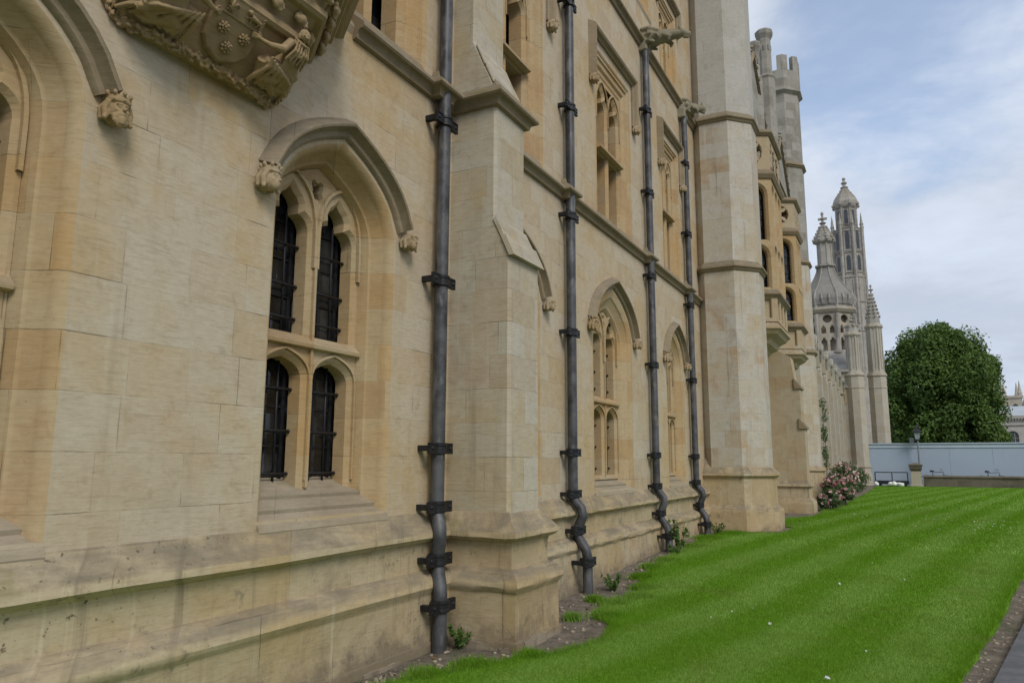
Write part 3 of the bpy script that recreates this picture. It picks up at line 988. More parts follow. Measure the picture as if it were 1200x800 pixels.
def ground_window(yc, hw, z0, heads=('queen', 'plain'), kx=1.0, io=0.155):
    RX = -0.26 * kx           # face of the tracery
    apx = APX if hw < 0.8 else APX + 0.10
    p = arch_path(yc, hw, z0 - 0.10, SPR, apx)
    mb = MB()
    frame_sweep(mb, p, [(o * io / 0.155, x * kx) for o, x in PROF_J], side=-1)
    win = mb.build('window', M['reveal'], RANGE, True, angle=35)
    inner = offs(p, -io)
    zb = 1.40
    inner = [(y, max(z, zb - 0.06)) for y, z in inner]
    iw = hw - io
    # sloping sill in three courses
    ms = MB()
    ia = hw
    pts = [(0.028, 1.128), (0.02, 1.165), (-0.085, 1.235), (-0.078, 1.262), (-0.185, 1.325), (-0.178, 1.350), (-0.46, 1.47), (-0.46, 1.05), (0.0, 1.05)]
    ms.prism(pts, lambda q: (q[0], yc - ia, q[1]), lambda q: (q[0], yc + ia, q[1]))
    ms.build('sill', M['sill'], win)
    # tracery: two lights, transom, cusped heads
    mw_, jw = (0.055, 0.060) if hw - io > 0.45 else (0.05, 0.05)
    lw = (iw - jw - mw_) / 2
    hs = []
    tz = 2.49
    for s_ in (-1, 1):
        c = yc + s_ * (mw_ + lw)
        hs.append(arch_path(c, lw, zb, tz - 0.12 - lw * 0.72, tz - 0.12, 8, 0.62, 0.5, 0.86))
        hs.append(cusped(c, lw, tz + 0.07, SPR - 0.02 - lw * 0.1))
    k = lw * 1.35
    zt = SPR + 0.26
    ey = [(yc + 0.055 * math.cos(a) * (1 + 0.35 * math.cos(4 * a + PI)), zt + 0.08 + 0.075 * math.sin(a) * (1 + 0.35 * math.cos(4 * a + PI))) for a in [2 * PI * i / 24 for i in range(24)]]
    hs.append(ey)
    mt = MB()
    plate(mt, inner, hs, RX, RX - 0.15, 0.035)
    # raised ribs following the heads, and the transom ledge
    for s_ in (-1, 1):
        c = yc + s_ * (mw_ + lw)
        rib = arch_path(c, lw + 0.04, SPR - 0.3, SPR - 0.05, min(SPR + lw * 2.0, apx - 0.27), 10, 0.7, 0.5, 0.88)
        frame_sweep(mt, rib, [(-0.014, RX), (-0.014, RX + 0.028), (0.012, RX + 0.028), (0.016, RX)], side=1)
        low = arch_path(c, lw + 0.04, zb + 0.05, tz - 0.10 - lw * 0.8, tz - 0.06, 8, 0.62, 0.5, 0.86)
        frame_sweep(mt, low, [(-0.004, RX), (-0.004, RX + 0.022), (0.014, RX + 0.022), (0.018, RX)], side=1)
    mt.sweep([[(RX - 0.01, y, tz - 0.045), (RX + 0.05, y, tz - 0.03), (RX + 0.055, y, tz - 0.005), (RX - 0.01, y, tz + 0.06)] for y in (yc - iw, yc + iw)])
    mt.box(RX - 0.005, RX + 0.026, yc - 0.013, yc + 0.013, zb, SPR + 0.05)
    mt.build('tracery', M['reveal'], win)
    mg = MB()
    gx_ = RX - 0.20
    mg.box(gx_ - 0.04, gx_, yc - hw, yc + hw, 1.1, apx + 0.1)
    mg.build('glass', M['glass'], win)
    ml = MB()   # dark casement frames
    for s_ in (-1, 1):
        c = yc + s_ * (mw_ + lw)
        for (a, b) in ((zb, tz - 0.15), (tz + 0.07, SPR + 0.2)):
            for y in (c - lw + 0.005, c + lw - 0.035):
                ml.box(gx_ + 0.004, gx_ + 0.022, y, y + 0.03, a, b)
            ml.box(gx_ + 0.004, gx_ + 0.021, c - lw, c + lw, a, a + 0.045)
            for q in np.arange(a + 0.30, b - 0.05, 0.30):
                ml.box(gx_ + 0.004, gx_ + 0.016, c - lw, c + lw, q, q + 0.014)
            ml.box(gx_ + 0.004, gx_ + 0.015, c - 0.008, c + 0.008, a, b)
    ml.build('casement_frame', M['iron'], win)
    mi = MB()
    for s_ in (-1, 1):
        c = yc + s_ * (mw_ + lw)
        bars(mi, c, lw - 0.004, zb + 0.04, tz - 0.13, 2, [zb + 0.10, zb + 0.42, zb + 0.74], RX - 0.135)
        bars(mi, c, lw - 0.004, tz + 0.12, SPR + 0.14, 2, [tz + 0.20, tz + 0.46, tz + 0.78], RX - 0.135)
    mi.build('iron_bars', M['iron'], win, True)
    ph = arch_path(yc, hw, SPR + 0.06, SPR + 0.0601, apx)
    hp = [(y, z) for y, z in arch_path(yc, hw, 9, SPR, apx)]
    hp = [q for q in hp if q[1] > SPR + 0.0]
    hp = [(yc - hw, SPR + 0.14)] + [q for q in hp if q[1] > SPR + 0.16] + [(yc + hw, SPR + 0.14)]
    hood(hp, win)
    sc = 1.0 if hw < 0.8 else 1.0
    carved_head(heads[0], yc - hw - 0.125, SPR + 0.09, win, sc, 0.15)
    carved_head(heads[1], yc + hw + 0.125, SPR + 0.09, win, sc * 0.92, -0.1)
    return win
M['sill'] = stone('sill_stone', (0.33, 0.265, 0.175), (0.38, 0.32, 0.235), rust=0.1, grime=0.35, streak=0.0, row=40, joint=0.3, lichen=0.42)
for i, (yc, hw, z0) in enumerate(ground_windows):
    ground_window(yc, hw, z0, heads=('king', 'king') if i == 0 else (('queen', 'plain') if i != 3 else ('king', 'plain')), **({} if i < 3 else dict(kx=0.62, io=0.30 if i == 3 else 0.22)))

PROF_R = [(0.0, 0.0), (0.02, -0.004), (0.045, -0.03), (0.06, -0.024), (0.085, -0.024), (0.10, -0.05), (0.135, -0.055), (0.15, -0.045), (0.18, -0.05), (0.215, -0.085), (0.235, -0.082), (0.26, -0.09), (0.29, -0.125), (0.31, -0.16)]
SX_ = -0.10
def square_window(yc, hw, z0, z1, label=True, transom=True, lights=2, heads=True, drop=0.62):
    p = rect_hole(yc, hw, z0, z1)
    mb = MB()
    jo = 0.31 * hw / 0.84
    frame_sweep(mb, p, [(o * jo / 0.31, x) for o, x in PROF_R], side=-1)
    win = mb.build('window', M['reveal'], RANGE, True, angle=35)
    ms = MB()
    ms.prism([(0.02, z0 - 0.03), (0.0, z0 + 0.02), (-0.36, z0 + 0.20), (-0.36, z0 - 0.1), (0.0, z0 - 0.1)], lambda q: (q[0], yc - hw, q[1]), lambda q: (q[0], yc + hw, q[1]))
    ms.build('sill', M['sill'], win)
    iw = hw - jo + 0.01
    mw_, jw = 0.05, 0.045
    lw = (2 * iw - 2 * jw - 2 * mw_ * (lights - 1)) / (2 * lights)
    zb, zt = z0 + 0.10, z1 - jo + 0.01
    tz = zb + (zt - zb) * 0.50
    hs = []
    ctr = [yc - iw + jw + lw + k * 2 * (lw + mw_) for k in range(lights)]
    for c in ctr:
        if transom:
            hs.append([(c - lw, zb), (c + lw, zb), (c + lw, tz - 0.06), (c - lw, tz - 0.06)])
            hs.append(cusped(c, lw, tz + 0.06, zt - 0.16 - lw * 1.5))
            z_e = zt - 0.09
        else:
            hs.append(cusped(c, lw, zb, zt - 0.10 - lw * 1.5))
    mt = MB()
    plate(mt, [(yc - iw, zb - 0.15), (yc + iw, zb - 0.15), (yc + iw, zt), (yc - iw, zt)], hs, SX_, SX_ - 0.22, 0.045)
    for c in ctr:
        rib = arch_path(c, lw + 0.05, zt - 0.75, zt - 0.2 - lw * 1.3, zt - 0.05, 8, 0.7, 0.5, 0.85)
        frame_sweep(mt, rib, [(-0.01, SX_), (-0.01, SX_ + 0.02), (0.012, SX_ + 0.02), (0.016, SX_)], side=1)
    if transom:
        mt.sweep([[(SX_, y, tz - 0.05), (SX_ + 0.075, y, tz - 0.035), (SX_ + 0.08, y, tz - 0.005), (SX_, y, tz + 0.07)] for y in (yc - iw, yc + iw)])
    mt.build('tracery', M['reveal'], win)
    mg = MB(); mg.box(-0.50, -0.462, yc - hw, yc + hw, z0 - 0.05, z1)
    mg.build('glass', M['glass'], win)
    ml = MB()
    for c in ctr:
        for z in np.arange(zb + 0.25, zt - 0.3, 0.26):
            ml.box(-0.46, -0.449, c - lw, c + lw, z, z + 0.012)
        for y in (c - lw * 0.34, c + lw * 0.34):
            ml.box(-0.46, -0.45, y - 0.006, y + 0.006, zb, zt - 0.2)
    ml.build('casement_frame', M['iron'], win)
    if label:
        e = 0.0
        hp = [(yc - hw - 0.06, z1 - drop), (yc - hw - 0.06, z1 + 0.10), (yc + hw + 0.06, z1 + 0.10), (yc + hw + 0.06, z1 - drop)]
        mh = MB()
        frame_sweep(mh, hp, [(0.03, -0.01), (0.03, 0.03), (0.055, 0.05), (0.075, 0.10), (0.105, 0.115), (0.13, 0.11), (0.185, -0.01)], side=1, cap=True)
        mh.build('hood_mould', M['moulding'], win)
        if heads:
            for s_ in (-1, 1):
                carved_head('plain', yc + s_ * (hw + 0.17), z1 - drop - 0.05, win, 0.95, 0.0, 0.07)
    return win
for yc, hw in first_windows:
    square_window(yc, hw, F_Z0, F_Z1)
square_window(first_left[0], first_left[1], F_Z0, F_Z1, label=False)
for yc, hw, a, b in second_windows:
    square_window(yc, hw, a, b, transom=False, heads=False, drop=0.35)

# ---------- lead downpipes with their eared brackets
def downpipe(y, ztop, shifts, worn=False):
    """shifts: (z, x, dy) of the pipe's centre line from the top down"""
    r = 0.062
    mb = MB()
    pts = [(0.105, y, ztop)] + [(x, y + dy, z) for z, x, dy in shifts]
    # bevel the bends a little
    mb.tube(pts, r, 12)
    pipe = mb.build('drainpipe', M['lead'], RANGE, True, angle=40)
    for zb in [z for z in BR if z < ztop - 0.1]:
        # centre line at this height
        cx, cy = 0.105, 0.0
        pl = [(ztop, 0.105, 0.0)] + list(shifts)
        for (za, xa, ya), (zc, xc, yc_) in zip(pl, pl[1:]):
            if zc <= zb <= za:
                t = (za - zb) / max(1e-6, za - zc)
                cx, cy = xa + (xc - xa) * t, ya + (yc_ - ya) * t
        mbk = MB()
        wallx = 0.0 if zb > 1.1 else (0.06 if zb > 0.66 else 0.14)
        yy = y + cy
        mbk.lathe([(r + 0.012, zb - 0.05), (r + 0.020, zb - 0.045), (r + 0.020, zb - 0.025), (r + 0.012, zb - 0.018), (r + 0.012, zb + 0.018), (r + 0.020, zb + 0.025), (r + 0.020, zb + 0.045), (r + 0.012, zb + 0.05)], cx, yy, 16, flat=False)
        for s_ in (-1, 1):
            ya, yb = yy + s_ * (r + 0.004), yy + s_ * 0.185
            wx = cx + 0.040
            mbk.box(wx - 0.03, wx + 0.0, min(ya, yb), max(ya, yb), zb - 0.048, zb + 0.048)
            mbk.box(wallx - 0.01, wx - 0.028, min(yy + s_ * 0.12, yy + s_ * 0.17), max(yy + s_ * 0.12, yy + s_ * 0.17), zb - 0.025, zb + 0.025)
            mbk.ball((wx + 0.002, yy + s_ * 0.145, zb), (0.012, 0.018, 0.018), 8, 6)
            mbk.box(wx - 0.001, wx + 0.007, yy + s_ * 0.13 - 0.045, yy + s_ * 0.13 + 0.045, zb + 0.036, zb + 0.048)
            mbk.box(wx - 0.001, wx + 0.007, yy + s_ * 0.13 - 0.045, yy + s_ * 0.13 + 0.045, zb - 0.048, zb - 0.036)
        mbk.build('bracket', M['iron'], pipe)
    return pipe
BR = [11.0, 9.4, 7.88, 6.33, 4.80, 3.24, 1.71, 1.20, 0.76, 0.39]
far = [(1.24, 0.105, 0), (1.14, 0.115, 0), (1.02, 0.215, 0), (0.93, 0.235, 0), (0.84, 0.19, 0), (0.76, 0.16, 0), (0.68, 0.165, 0), (0.54, 0.265, 0), (0.44, 0.29, 0), (0.02, 0.29, 0)]
near = [(1.24, 0.105, 0), (1.14, 0.11, 0), (1.02, 0.175, -0.06), (0.93, 0.18, -0.065), (0.84, 0.16, -0.05), (0.76, 0.15, -0.05), (0.68, 0.155, -0.05), (0.54, 0.215, -0.10), (0.44, 0.225, -0.105), (-0.05, 0.225, -0.115)]
downpipe(PIPES[0], 12.8, near)
downpipe(PIPES[1], 12.8, far)
downpipe(PIPES[2], 9.26, far)
downpipe(PIPES[3], 9.20, far)

# ---------- gargoyles
def gargoyle(y, z, L, dirv, parent):
    mb = MB()
    d = Vector(dirv).normalized()
    up = Vector((0, 0, 1)); s = d.cross(up).normalized()
    def Q(a, b, c): return Vector((0.0, y, z)) + d * a * L + s * b + up * c
    mb.tube([Q(-0.1, 0, -0.02), Q(0.15, 0, 0.0), Q(0.45, 0, 0.01), Q(0.68, 0, 0.03), Q(0.80, 0, 0.035)], [0.14, 0.155, 0.13, 0.095, 0.085], 10)
    mb.ball(Q(0.86, 0, 0.04), (0.085, 0.085, 0.075))
    mb.tube([Q(0.88, 0, 0.03), Q(1.0, 0, 0.0)], [0.065, 0.045])
    mb.tube([Q(0.86, 0, -0.03), Q(0.97, 0, -0.06)], [0.04, 0.025])
    for e in (-1, 1):
        mb.tube([Q(0.83, 0.06 * e, 0.08), Q(0.78, 0.10 * e, 0.14)], [0.03, 0.012])
        mb.ball(Q(0.91, 0.045 * e, 0.075), 0.02)
        mb.tube([Q(0.50, 0.10 * e, -0.02), Q(0.62, 0.14 * e, -0.08), Q(0.58, 0.12 * e, -0.14)], [0.05, 0.04, 0.03])
        mb.tube([Q(0.18, 0.10 * e, 0.02), Q(0.32, 0.16 * e, -0.04), Q(0.18, 0.15 * e, -0.13), Q(0.32, 0.14 * e, -0.15)], [0.08, 0.07, 0.045, 0.03])
        mb.tube([Q(0.40, 0.11 * e, 0.08), Q(0.20, 0.14 * e, 0.13), Q(0.02, 0.13 * e, 0.12)], [0.03, 0.045, 0.03])
    mb.box(-0.05, 0.16, y - 0.14, y + 0.14, z - 0.30, z - 0.08)
    return fuse(mb, 'gargoyle', M['gargoyle'], parent, 0.018, 1)
gargoyle(12.42, 9.36, 0.92, (1, 0.10, -0.10), RANGE)
gargoyle(15.12, 9.22, 0.62, (1, 0.75, -0.06), RANGE)

# ---------- octagonal turrets
def ring(a, z, k=0.78):
    return [(a, z + 0.17 * k), (a + 0.10 * k, z + 0.05 * k), (a + 0.12 * k, z + 0.02 * k), (a + 0.12 * k, z - 0.03 * k), (a + 0.07 * k, z - 0.06 * k), (a + 0.045 * k, z - 0.11 * k), (a, z - 0.14 * k)][::-1]
def turret(cx, cy, a, zs, ztop, parent, plinth_z, base_z, upper_mat='turret_upper'):
    mb = MB()
    mb.lathe([(a, base_z + 0.3), (a, zs[0]), (a - 0.012, zs[0] + 0.1), (a - 0.012, zs[1])], cx, cy)
    t = mb.build('turret', M['turret'], parent)
    mb = MB()
    mb.lathe([(a - 0.02, zs[1]), (a - 0.03, zs[1] + 0.3), (a - 0.03, ztop - 1.6)], cx, cy)
    mb.build('turret_shaft', M[upper_mat], t)
    for z in zs[:1]:
        mb = MB(); mb.lathe(ring(a - 0.005, z), cx, cy); mb.build('string_course', M['moulding'], t)
    for z in zs[1:]:
        mb = MB(); mb.lathe(ring(a - 0.02, z), cx, cy); mb.build('string_course', M['moulding'], t)
    # battlemented head
    mb = MB()
    ab = a + 0.04
    mb.lathe([(a - 0.03, ztop - 1.62), (a + 0.10, ztop - 1.5), (a + 0.10, ztop - 1.45), (ab, ztop - 1.38), (ab, ztop - 0.62)], cx, cy)
    for i in range(8):
        an = 2 * PI * i / 8 + PI / 8
        for da in (-0.18, 0.18):
            p1 = (cx + ab * 1.08 * math.cos(an), cy + ab * 1.08 * math.sin(an))
            a2 = an + (PI / 8 if da > 0 else -PI / 8) * 0.62
            rr = ab / math.cos(PI / 8) * (math.cos(PI / 8) / math.cos(PI / 8 - abs(PI / 8 * 0.62)))
            p2 = (cx + rr * math.cos(a2), cy + rr * math.sin(a2))
            q1 = (cx + (p1[0] - cx) * 0.80, cy + (p1[1] - cy) * 0.80)
            q2 = (cx + (p2[0] - cx) * 0.80, cy + (p2[1] - cy) * 0.80)
            mb.prism([p1, p2, q2, q1], lambda p: (p[0], p[1], ztop - 0.63), lambda p: (p[0], p[1], ztop))
    mb.build('battlement', M['sooty'], t)
    # plinth, splayed out and brought square to the wall on the near side
    def foot(e):
        s = (a + e) * math.tan(PI / 8)
        k = a + e
        return [(-0.05, cy - k), (cx + s, cy - k), (cx + k, cy - s), (cx + k, cy + s), (cx + s, cy + k), (-0.05, cy + k)]
    mb = MB()
    plan_sweep(mb, foot(0.0), [(-0.3, plinth_z + 0.16), (-0.02, plinth_z + 0.14), (0.015, plinth_z + 0.13), (0.115, plinth_z + 0.02), (0.13, plinth_z), (0.13, plinth_z - 0.04), (0.085, plinth_z - 0.075), (0.06, plinth_z - 0.10),
                               (0.06, 0.72), (0.09, 0.70), (0.15, 0.64), (0.175, 0.58), (0.175, 0.52), (0.17, -0.3)], cap=False)
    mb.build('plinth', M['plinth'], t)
    # broach stop between the octagon and the wall
    s = a * math.tan(PI / 8)
    mb = MB()
    A_ = (-0.02, cy - a - 0.02, plinth_z + 0.10); B_ = (cx - s, cy - a - 0.02, plinth_z + 0.10)
    C_ = (cx - s - (a - s) * 0.62, cy - a + (a - s) * 0.62, plinth_z + 0.75)
    D_ = (-0.02, cy - s, plinth_z + 0.10)
    mb.add([A_, B_, C_, D_, (-0.02, cy - a + (a - s) * 0.8, plinth_z + 0.62)], [(0, 1, 2, 4), (0, 4, 3), (1, 3, 2), (2, 3, 4), (0, 3, 1)])
    mb.build('broach_stop', M['plinth'], t)
    return t
turret(0.49, 16.98, 0.775, (5.84, 9.32, 12.9), 17.4, RANGE, 1.36, 0.0)
turret(0.34, 29.9, 0.80, (5.66, 9.10, 13.0), 17.55, RANGE, 1.34, 0.0, 'sooty')

# ---------- the gabled bay between the turrets
mb = MB()
mb.box(-0.9, 0.30, 17.6, 29.4, -0.3, 11.2)
mb.build('bay_wall', M['bay'], RANGE)
for z in (5.66, 10.6):
    mb = MB()
    mb.sweep([[(0.28 + o, y, z + q) for o, q in prof_s] for y in (17.7, 29.2)])
    mb.build('string_course', M['moulding'], RANGE)
mb = MB()
plan_sweep(mb, [(0.30, 17.6), (0.30, 29.3)], prof_pl)
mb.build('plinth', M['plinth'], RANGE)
# gables over the bays with crockets and carved panels
def gable(yc, hw, z0, h):
    mb = MB()
    mb.prism([(yc - hw, z0), (yc + hw, z0), (yc, z0 + h)], lambda p: (0.05, p[0], p[1]), lambda p: (0.78, p[0], p[1]))
    gb = mb.build('gable', M['sooty'], RANGE)
    mb = MB()
    for s_ in (-1, 1):
        mb.sweep([[(0.0, yc + s_ * (hw + 0.1) * (1 - t), z0 + h * t - 0.02), (0.86, yc + s_ * (hw + 0.1) * (1 - t), z0 + h * t - 0.02), (0.82, yc + s_ * (hw + 0.1) * (1 - t), z0 + h * t + 0.16), (0.03, yc + s_ * (hw + 0.1) * (1 - t), z0 + h * t + 0.16)] for t in (0, 1)])
    mb.build('coping', M['moulding'], gb)
    mb = MB()
    for s_ in (-1, 1):
        for i in range(8):
            t = (i + 0.5) / 8
            y, z = yc + s_ * hw * (1 - t), z0 + h * t + 0.24
            mb.ball((0.68, y, z), (0.11, 0.13, 0.12), 8, 6)
            mb.tube([(0.68, y, z), (0.80, y + 0.1 * s_, z + 0.06), (0.86, y + 0.14 * s_, z - 0.02)], [0.07, 0.06, 0.03], 6)
    mb.tube([(0.25, yc, z0 + h), (0.25, yc, z0 + h + 0.9)], [0.10, 0.06], 6)
    mb.ball((0.25, yc, z0 + h + 0.75), (0.16, 0.16, 0.12), 8, 6)
    mb.build('crocket', M['gargoyle'], gb)
gable(20.6, 2.1, 11.1, 1.95)
gable(25.8, 1.7, 11.0, 1.6)
# chimneys and slim octagonal shafts on the roof ridge
def chimney(x, y, z0, z1, r):
    mb = MB()
    mb.lathe([(r * 1.35, z0), (r * 1.35, z0 + (z1 - z0) * 0.62), (r * 1.5, z0 + (z1 - z0) * 0.635), (r * 1.0, z0 + (z1 - z0) * 0.66), (r * 0.98, z1 - 0.32), (r * 1.35, z1 - 0.16), (r * 1.40, z1 - 0.05), (r * 1.2, z1)], x, y)
    c = mb.build('chimney', M['sooty'], RANGE)
    mb = MB()
    for i in range(8):
        a = PI / 4 * i
        for zz_ in (z1 - 0.62,):
            mb.tube([(x + r * 0.96 * math.cos(a), y + r * 0.96 * math.sin(a), zz_ - 0.10), (x + r * 0.96 * math.cos(a), y + r * 0.96 * math.sin(a), zz_ + 0.06)], 0.028, 6)
    mb.build('vent_slot', M['far_dark'], c)
chimney(0.78, 23.3, 10.8, 15.3, 0.19)
chimney(0.70, 21.6, 10.8, 14.0, 0.14)

# ---------- oriel windows on the bay
def oriel(y0, y1, xf, z_b, z_sill, z_head, z_top):
    """canted oriel: corbel, panelled apron, lights, pierced parapet"""
    w = 0.42                                      # depth of the canted side
    def plan(e): return [(0.28, y0 - w * 0.2 - e), (xf + e, y0 + w - e * 0.4), (xf + e, y1 - w + e * 0.4), (0.28, y1 + w * 0.2 + e)]
    mb = MB()
    lv = [(-0.62, z_b), (-0.50, z_b + 0.05), (-0.42, z_b + 0.16), (-0.27, z_b + 0.24), (-0.22, z_b + 0.36), (-0.05, z_b + 0.46), (0.0, z_b + 0.54), (0.06, z_b + 0.58), (0.06, z_b + 0.64), (0.0, z_b + 0.72), (-0.04, z_b + 0.76)]
    plan_sweep(mb, plan(0), lv, cap=False)
    o = mb.build('oriel_window', M['bay'], RANGE)
    def face_map(i):
        pts = plan(0)
        a, b = Vector(pts[i]), Vector(pts[i + 1])
        d = (b - a); L = d.length; d.normalize(); n = Vector((d.y, -d.x))
        return L, (lambda u, z, q: (a.x + d.x * u + n.x * q, a.y + d.y * u + n.y * q, z))
    ap = MB(); fr = MB(); gl = MB(); pp = MB(); ld = MB()
    for i in range(3):
        L, fm = face_map(i)
        n = 3 if i == 1 else 1
        cw_ = (L - 0.12) / n
        hs, hl, hp = [], [], []
        for k in range(n):
            c = 0.06 + cw_ * (k + 0.5)
            r = cw_ / 2 - (0.07 if i == 1 else 0.10)
            hs.append([(c - r, z_b + 0.86), (c + r, z_b + 0.86), (c + r, z_sill - 0.22), (c - r, z_sill - 0.22)])
            zm = z_sill + (z_head - z_sill) * 0.42
            hl.append(arch_path(c, r, z_sill + 0.10, zm - 0.12 - r * 0.8, zm - 0.10, 6, 0.8, 0.5, 0.95))
            hl.append(arch_path(c, r, zm + 0.06, z_head - 0.28 - r * 0.8, z_head - 0.24, 6, 0.8, 0.5, 0.95))
            m_ = z_head + (z_top - z_head) * 0.5
            h2 = (z_top - z_head) * 0.5 - 0.26
            for (ax, az) in ((0, 1), (0, -1), (1, 0), (-1, 0)):
                hp.append([(c + ax * r * 0.55 + math.cos(t) * (r * 0.33 if ax else r * 0.62), m_ + az * h2 * 0.55 + math.sin(t) * (h2 * 0.60 if ax else h2 * 0.33)) for t in [2 * PI * j / 10 for j in range(10)]])
            gl.add([fm(c - r - 0.03, z_sill, -0.22), fm(c + r + 0.03, z_sill, -0.22), fm(c + r + 0.03, z_head, -0.22), fm(c - r - 0.03, z_head, -0.22)], [(0, 1, 2, 3)])
            ld.tube([fm(c, z_sill + 0.1, -0.205), fm(c, z_head - 0.2, -0.205)], 0.009, 4)
            for z in np.arange(z_sill + 0.3, z_head - 0.3, 0.28):
                ld.tube([fm(c - r, z, -0.205), fm(c + r, z, -0.205)], 0.008, 4)
        plate(ap, [(0, z_b + 0.76), (L, z_b + 0.76), (L, z_sill - 0.10), (0, z_sill - 0.10)], hs, 0.0, -0.08, 0.02, fm)
        plate(fr, [(0, z_sill), (L, z_sill), (L, z_head), (0, z_head)], hl, 0.0, -0.20, 0.06, fm)
        plate(pp, [(0, z_head + 0.12), (L, z_head + 0.12), (L, z_top - 0.16), (0, z_top - 0.16)], hp, 0.0, -0.10, 0.02, fm, back=True)
        # panel backs
        ap.add([fm(0, z_b + 0.76, -0.08), fm(L, z_b + 0.76, -0.08), fm(L, z_sill, -0.08), fm(0, z_sill, -0.08)], [(0, 1, 2, 3)])
    ap.build('apron_panel', M['bay'], o)
    fr.build('tracery', M['reveal'], o)
    gl.build('glass', M['glass'], o)
    ld.build('glazing_lead', M['iron'], o)
    pp.build('pierced_parapet', M['bay'], o)
    mm = MB()
    plan_sweep(mm, plan(0), [(-0.12, z_sill + 0.06), (0.03, z_sill + 0.03), (0.10, z_sill - 0.06), (0.10, z_sill - 0.11), (0.0, z_sill - 0.20), (-0.1, z_sill - 0.2)], cap=False)
    mm.build('moulding', M['moulding'], o); mm = MB()
    plan_sweep(mm, plan(0), [(-0.2, z_head + 0.2), (0.0, z_head + 0.16), (0.10, z_head + 0.06), (0.10, z_head + 0.0), (0.04, z_head - 0.10), (-0.05, z_head - 0.10)], cap=False)
    mm.build('moulding', M['moulding'], o); mm = MB()
    plan_sweep(mm, plan(0), [(-0.2, z_top), (0.0, z_top), (0.10, z_top - 0.07), (0.10, z_top - 0.13), (0.03, z_top - 0.2), (-0.12, z_top - 0.2)], cap=False)
    mm.build('moulding', M['moulding'], o)
    rf = MB()
    rf.prism(plan(-0.1), lambda p: (p[0], p[1], z_head + 0.1), lambda p: (p[0], p[1], z_head + 0.15))
    rf.build('oriel_roof', M['lead_roof'], o)
    return o
oriel(19.45, 22.15, 1.20, 4.42, 6.00, 9.15, 10.45)
oriel(24.70, 26.75, 1.20, 4.42, 6.00, 9.05, 10.25)

# buttress between the oriels, with two kneelers, and its plinth
mb = MB()
prof = [(0.2, -0.3), (1.40, -0.3), (1.40, 2.55), (1.33, 2.75), (1.33, 3.65), (1.20, 3.95), (1.12, 4.6), (0.2, 5.2)]
mb.prism(prof, lambda p: (p[0], 22.55, p[1]), lambda p: (p[0], 23.25, p[1]))
bt = mb.build('buttress', M['bay'], RANGE)
for (x, z) in ((1.38, 2.66), (1.30, 3.80)):
    mb = MB()
    mb.prism([(x - 0.12, z + 0.18), (x + 0.07, z - 0.06), (x + 0.07, z - 0.12), (x - 0.12, z - 0.12)], lambda p: (p[0], 22.50, p[1]), lambda p: (p[0], 23.30, p[1]))
    mb.build('weathering', M['moulding'], bt)
mb = MB()
plan_sweep(mb, [(0.3, 22.55), (1.40, 22.55), (1.40, 23.25), (0.3, 23.25)], [(-0.05, 1.10), (0.0, 1.09), (0.09, 0.99), (0.10, 0.94), (0.04, 0.88), (0.04, 0.62), (0.13, 0.52), (0.14, 0.46), (0.14, -0.3)], cap=False)
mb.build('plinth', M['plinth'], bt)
# a ground-floor arch with hood either side of that buttress
for yc in (20.8, 25.6):
    mb = MB()
    p = arch_path(yc, 0.75, 1.2, 3.2, 4.1)
    frame_sweep(mb, p, [(-0.14, 0.30), (-0.10, 0.37), (0.0, 0.38), (0.04, 0.32), (0.10, 0.31)], side=-1)
    win = mb.build('window', M['reveal'], RANGE)
    mb = MB(); plate(mb, offs(p, -0.06), [], 0.305, 0.29)
    mb.build('glass', M['glass'], win)

# ================================================================== THE CARVED ORIEL BASE (arms and supporters)
OC, OHW, OZ0, OZ1 = 2.96, 0.82, 4.03, 4.42
KS = 0.56                                  # size of the carving against its first drawing
def o_hw(v): return 0.55 + (OHW - 0.55) * (max(v, 0) ** 0.7)
def o_pr(v): return 0.07 + 0.29 * (max(v, 0) ** 0.9)
class MBK(MB):
    def tube(self, pts, r, n=8, cap=True):
        return MB.tube(self, pts, [q * KS for q in r] if isinstance(r, (list, tuple)) else r * KS, n, cap)
    def ball(self, c, r, nu=12, nv=8, mat=None):
        return MB.ball(self, c, tuple(q * KS for q in r) if isinstance(r, (list, tuple)) else r * KS, nu, nv, mat)
def o_surf(y, z, off=0.0):
    """x of the corbel's bowl at (y,z)"""
    v = (z - OZ0) / (OZ1 - OZ0)
    u = abs(y - OC) / o_hw(v)
    k = 1.0 if u < 0.62 else max(0.0, 1 - ((u - 0.62) / 0.38) ** 1.5)
    return o_pr(v) * k + off
ORI = None
mb = MB()
rows = []
for j in range(9):
    v = j / 8
    z = OZ0 + (OZ1 - OZ0) * v
    rows.append([(o_surf(OC + o_hw(v) * u, z) if abs(u) < 1 else -0.02, OC + o_hw(v) * u, z) for u in np.linspace(-1, 1, 33)])
mb.sweep(rows, cap=False)
mb.add([(-0.02, OC - 0.55, OZ0), (0.07, OC - 0.34, OZ0), (0.07, OC + 0.34, OZ0), (-0.02, OC + 0.55, OZ0)], [(0, 1, 2, 3)])
ORI = mb.build('oriel_window', M['carved'], RANGE)
# stacked mouldings above the corbel, stepping out
def o_plan(e):
    return [(-0.02, OC - 0.80 - e), (0.36 + e * 0.70, OC - 0.50 - e * 0.45), (0.36 + e * 0.70, OC + 0.50 + e * 0.45), (-0.02, OC + 0.80 + e)]
mb = MB()
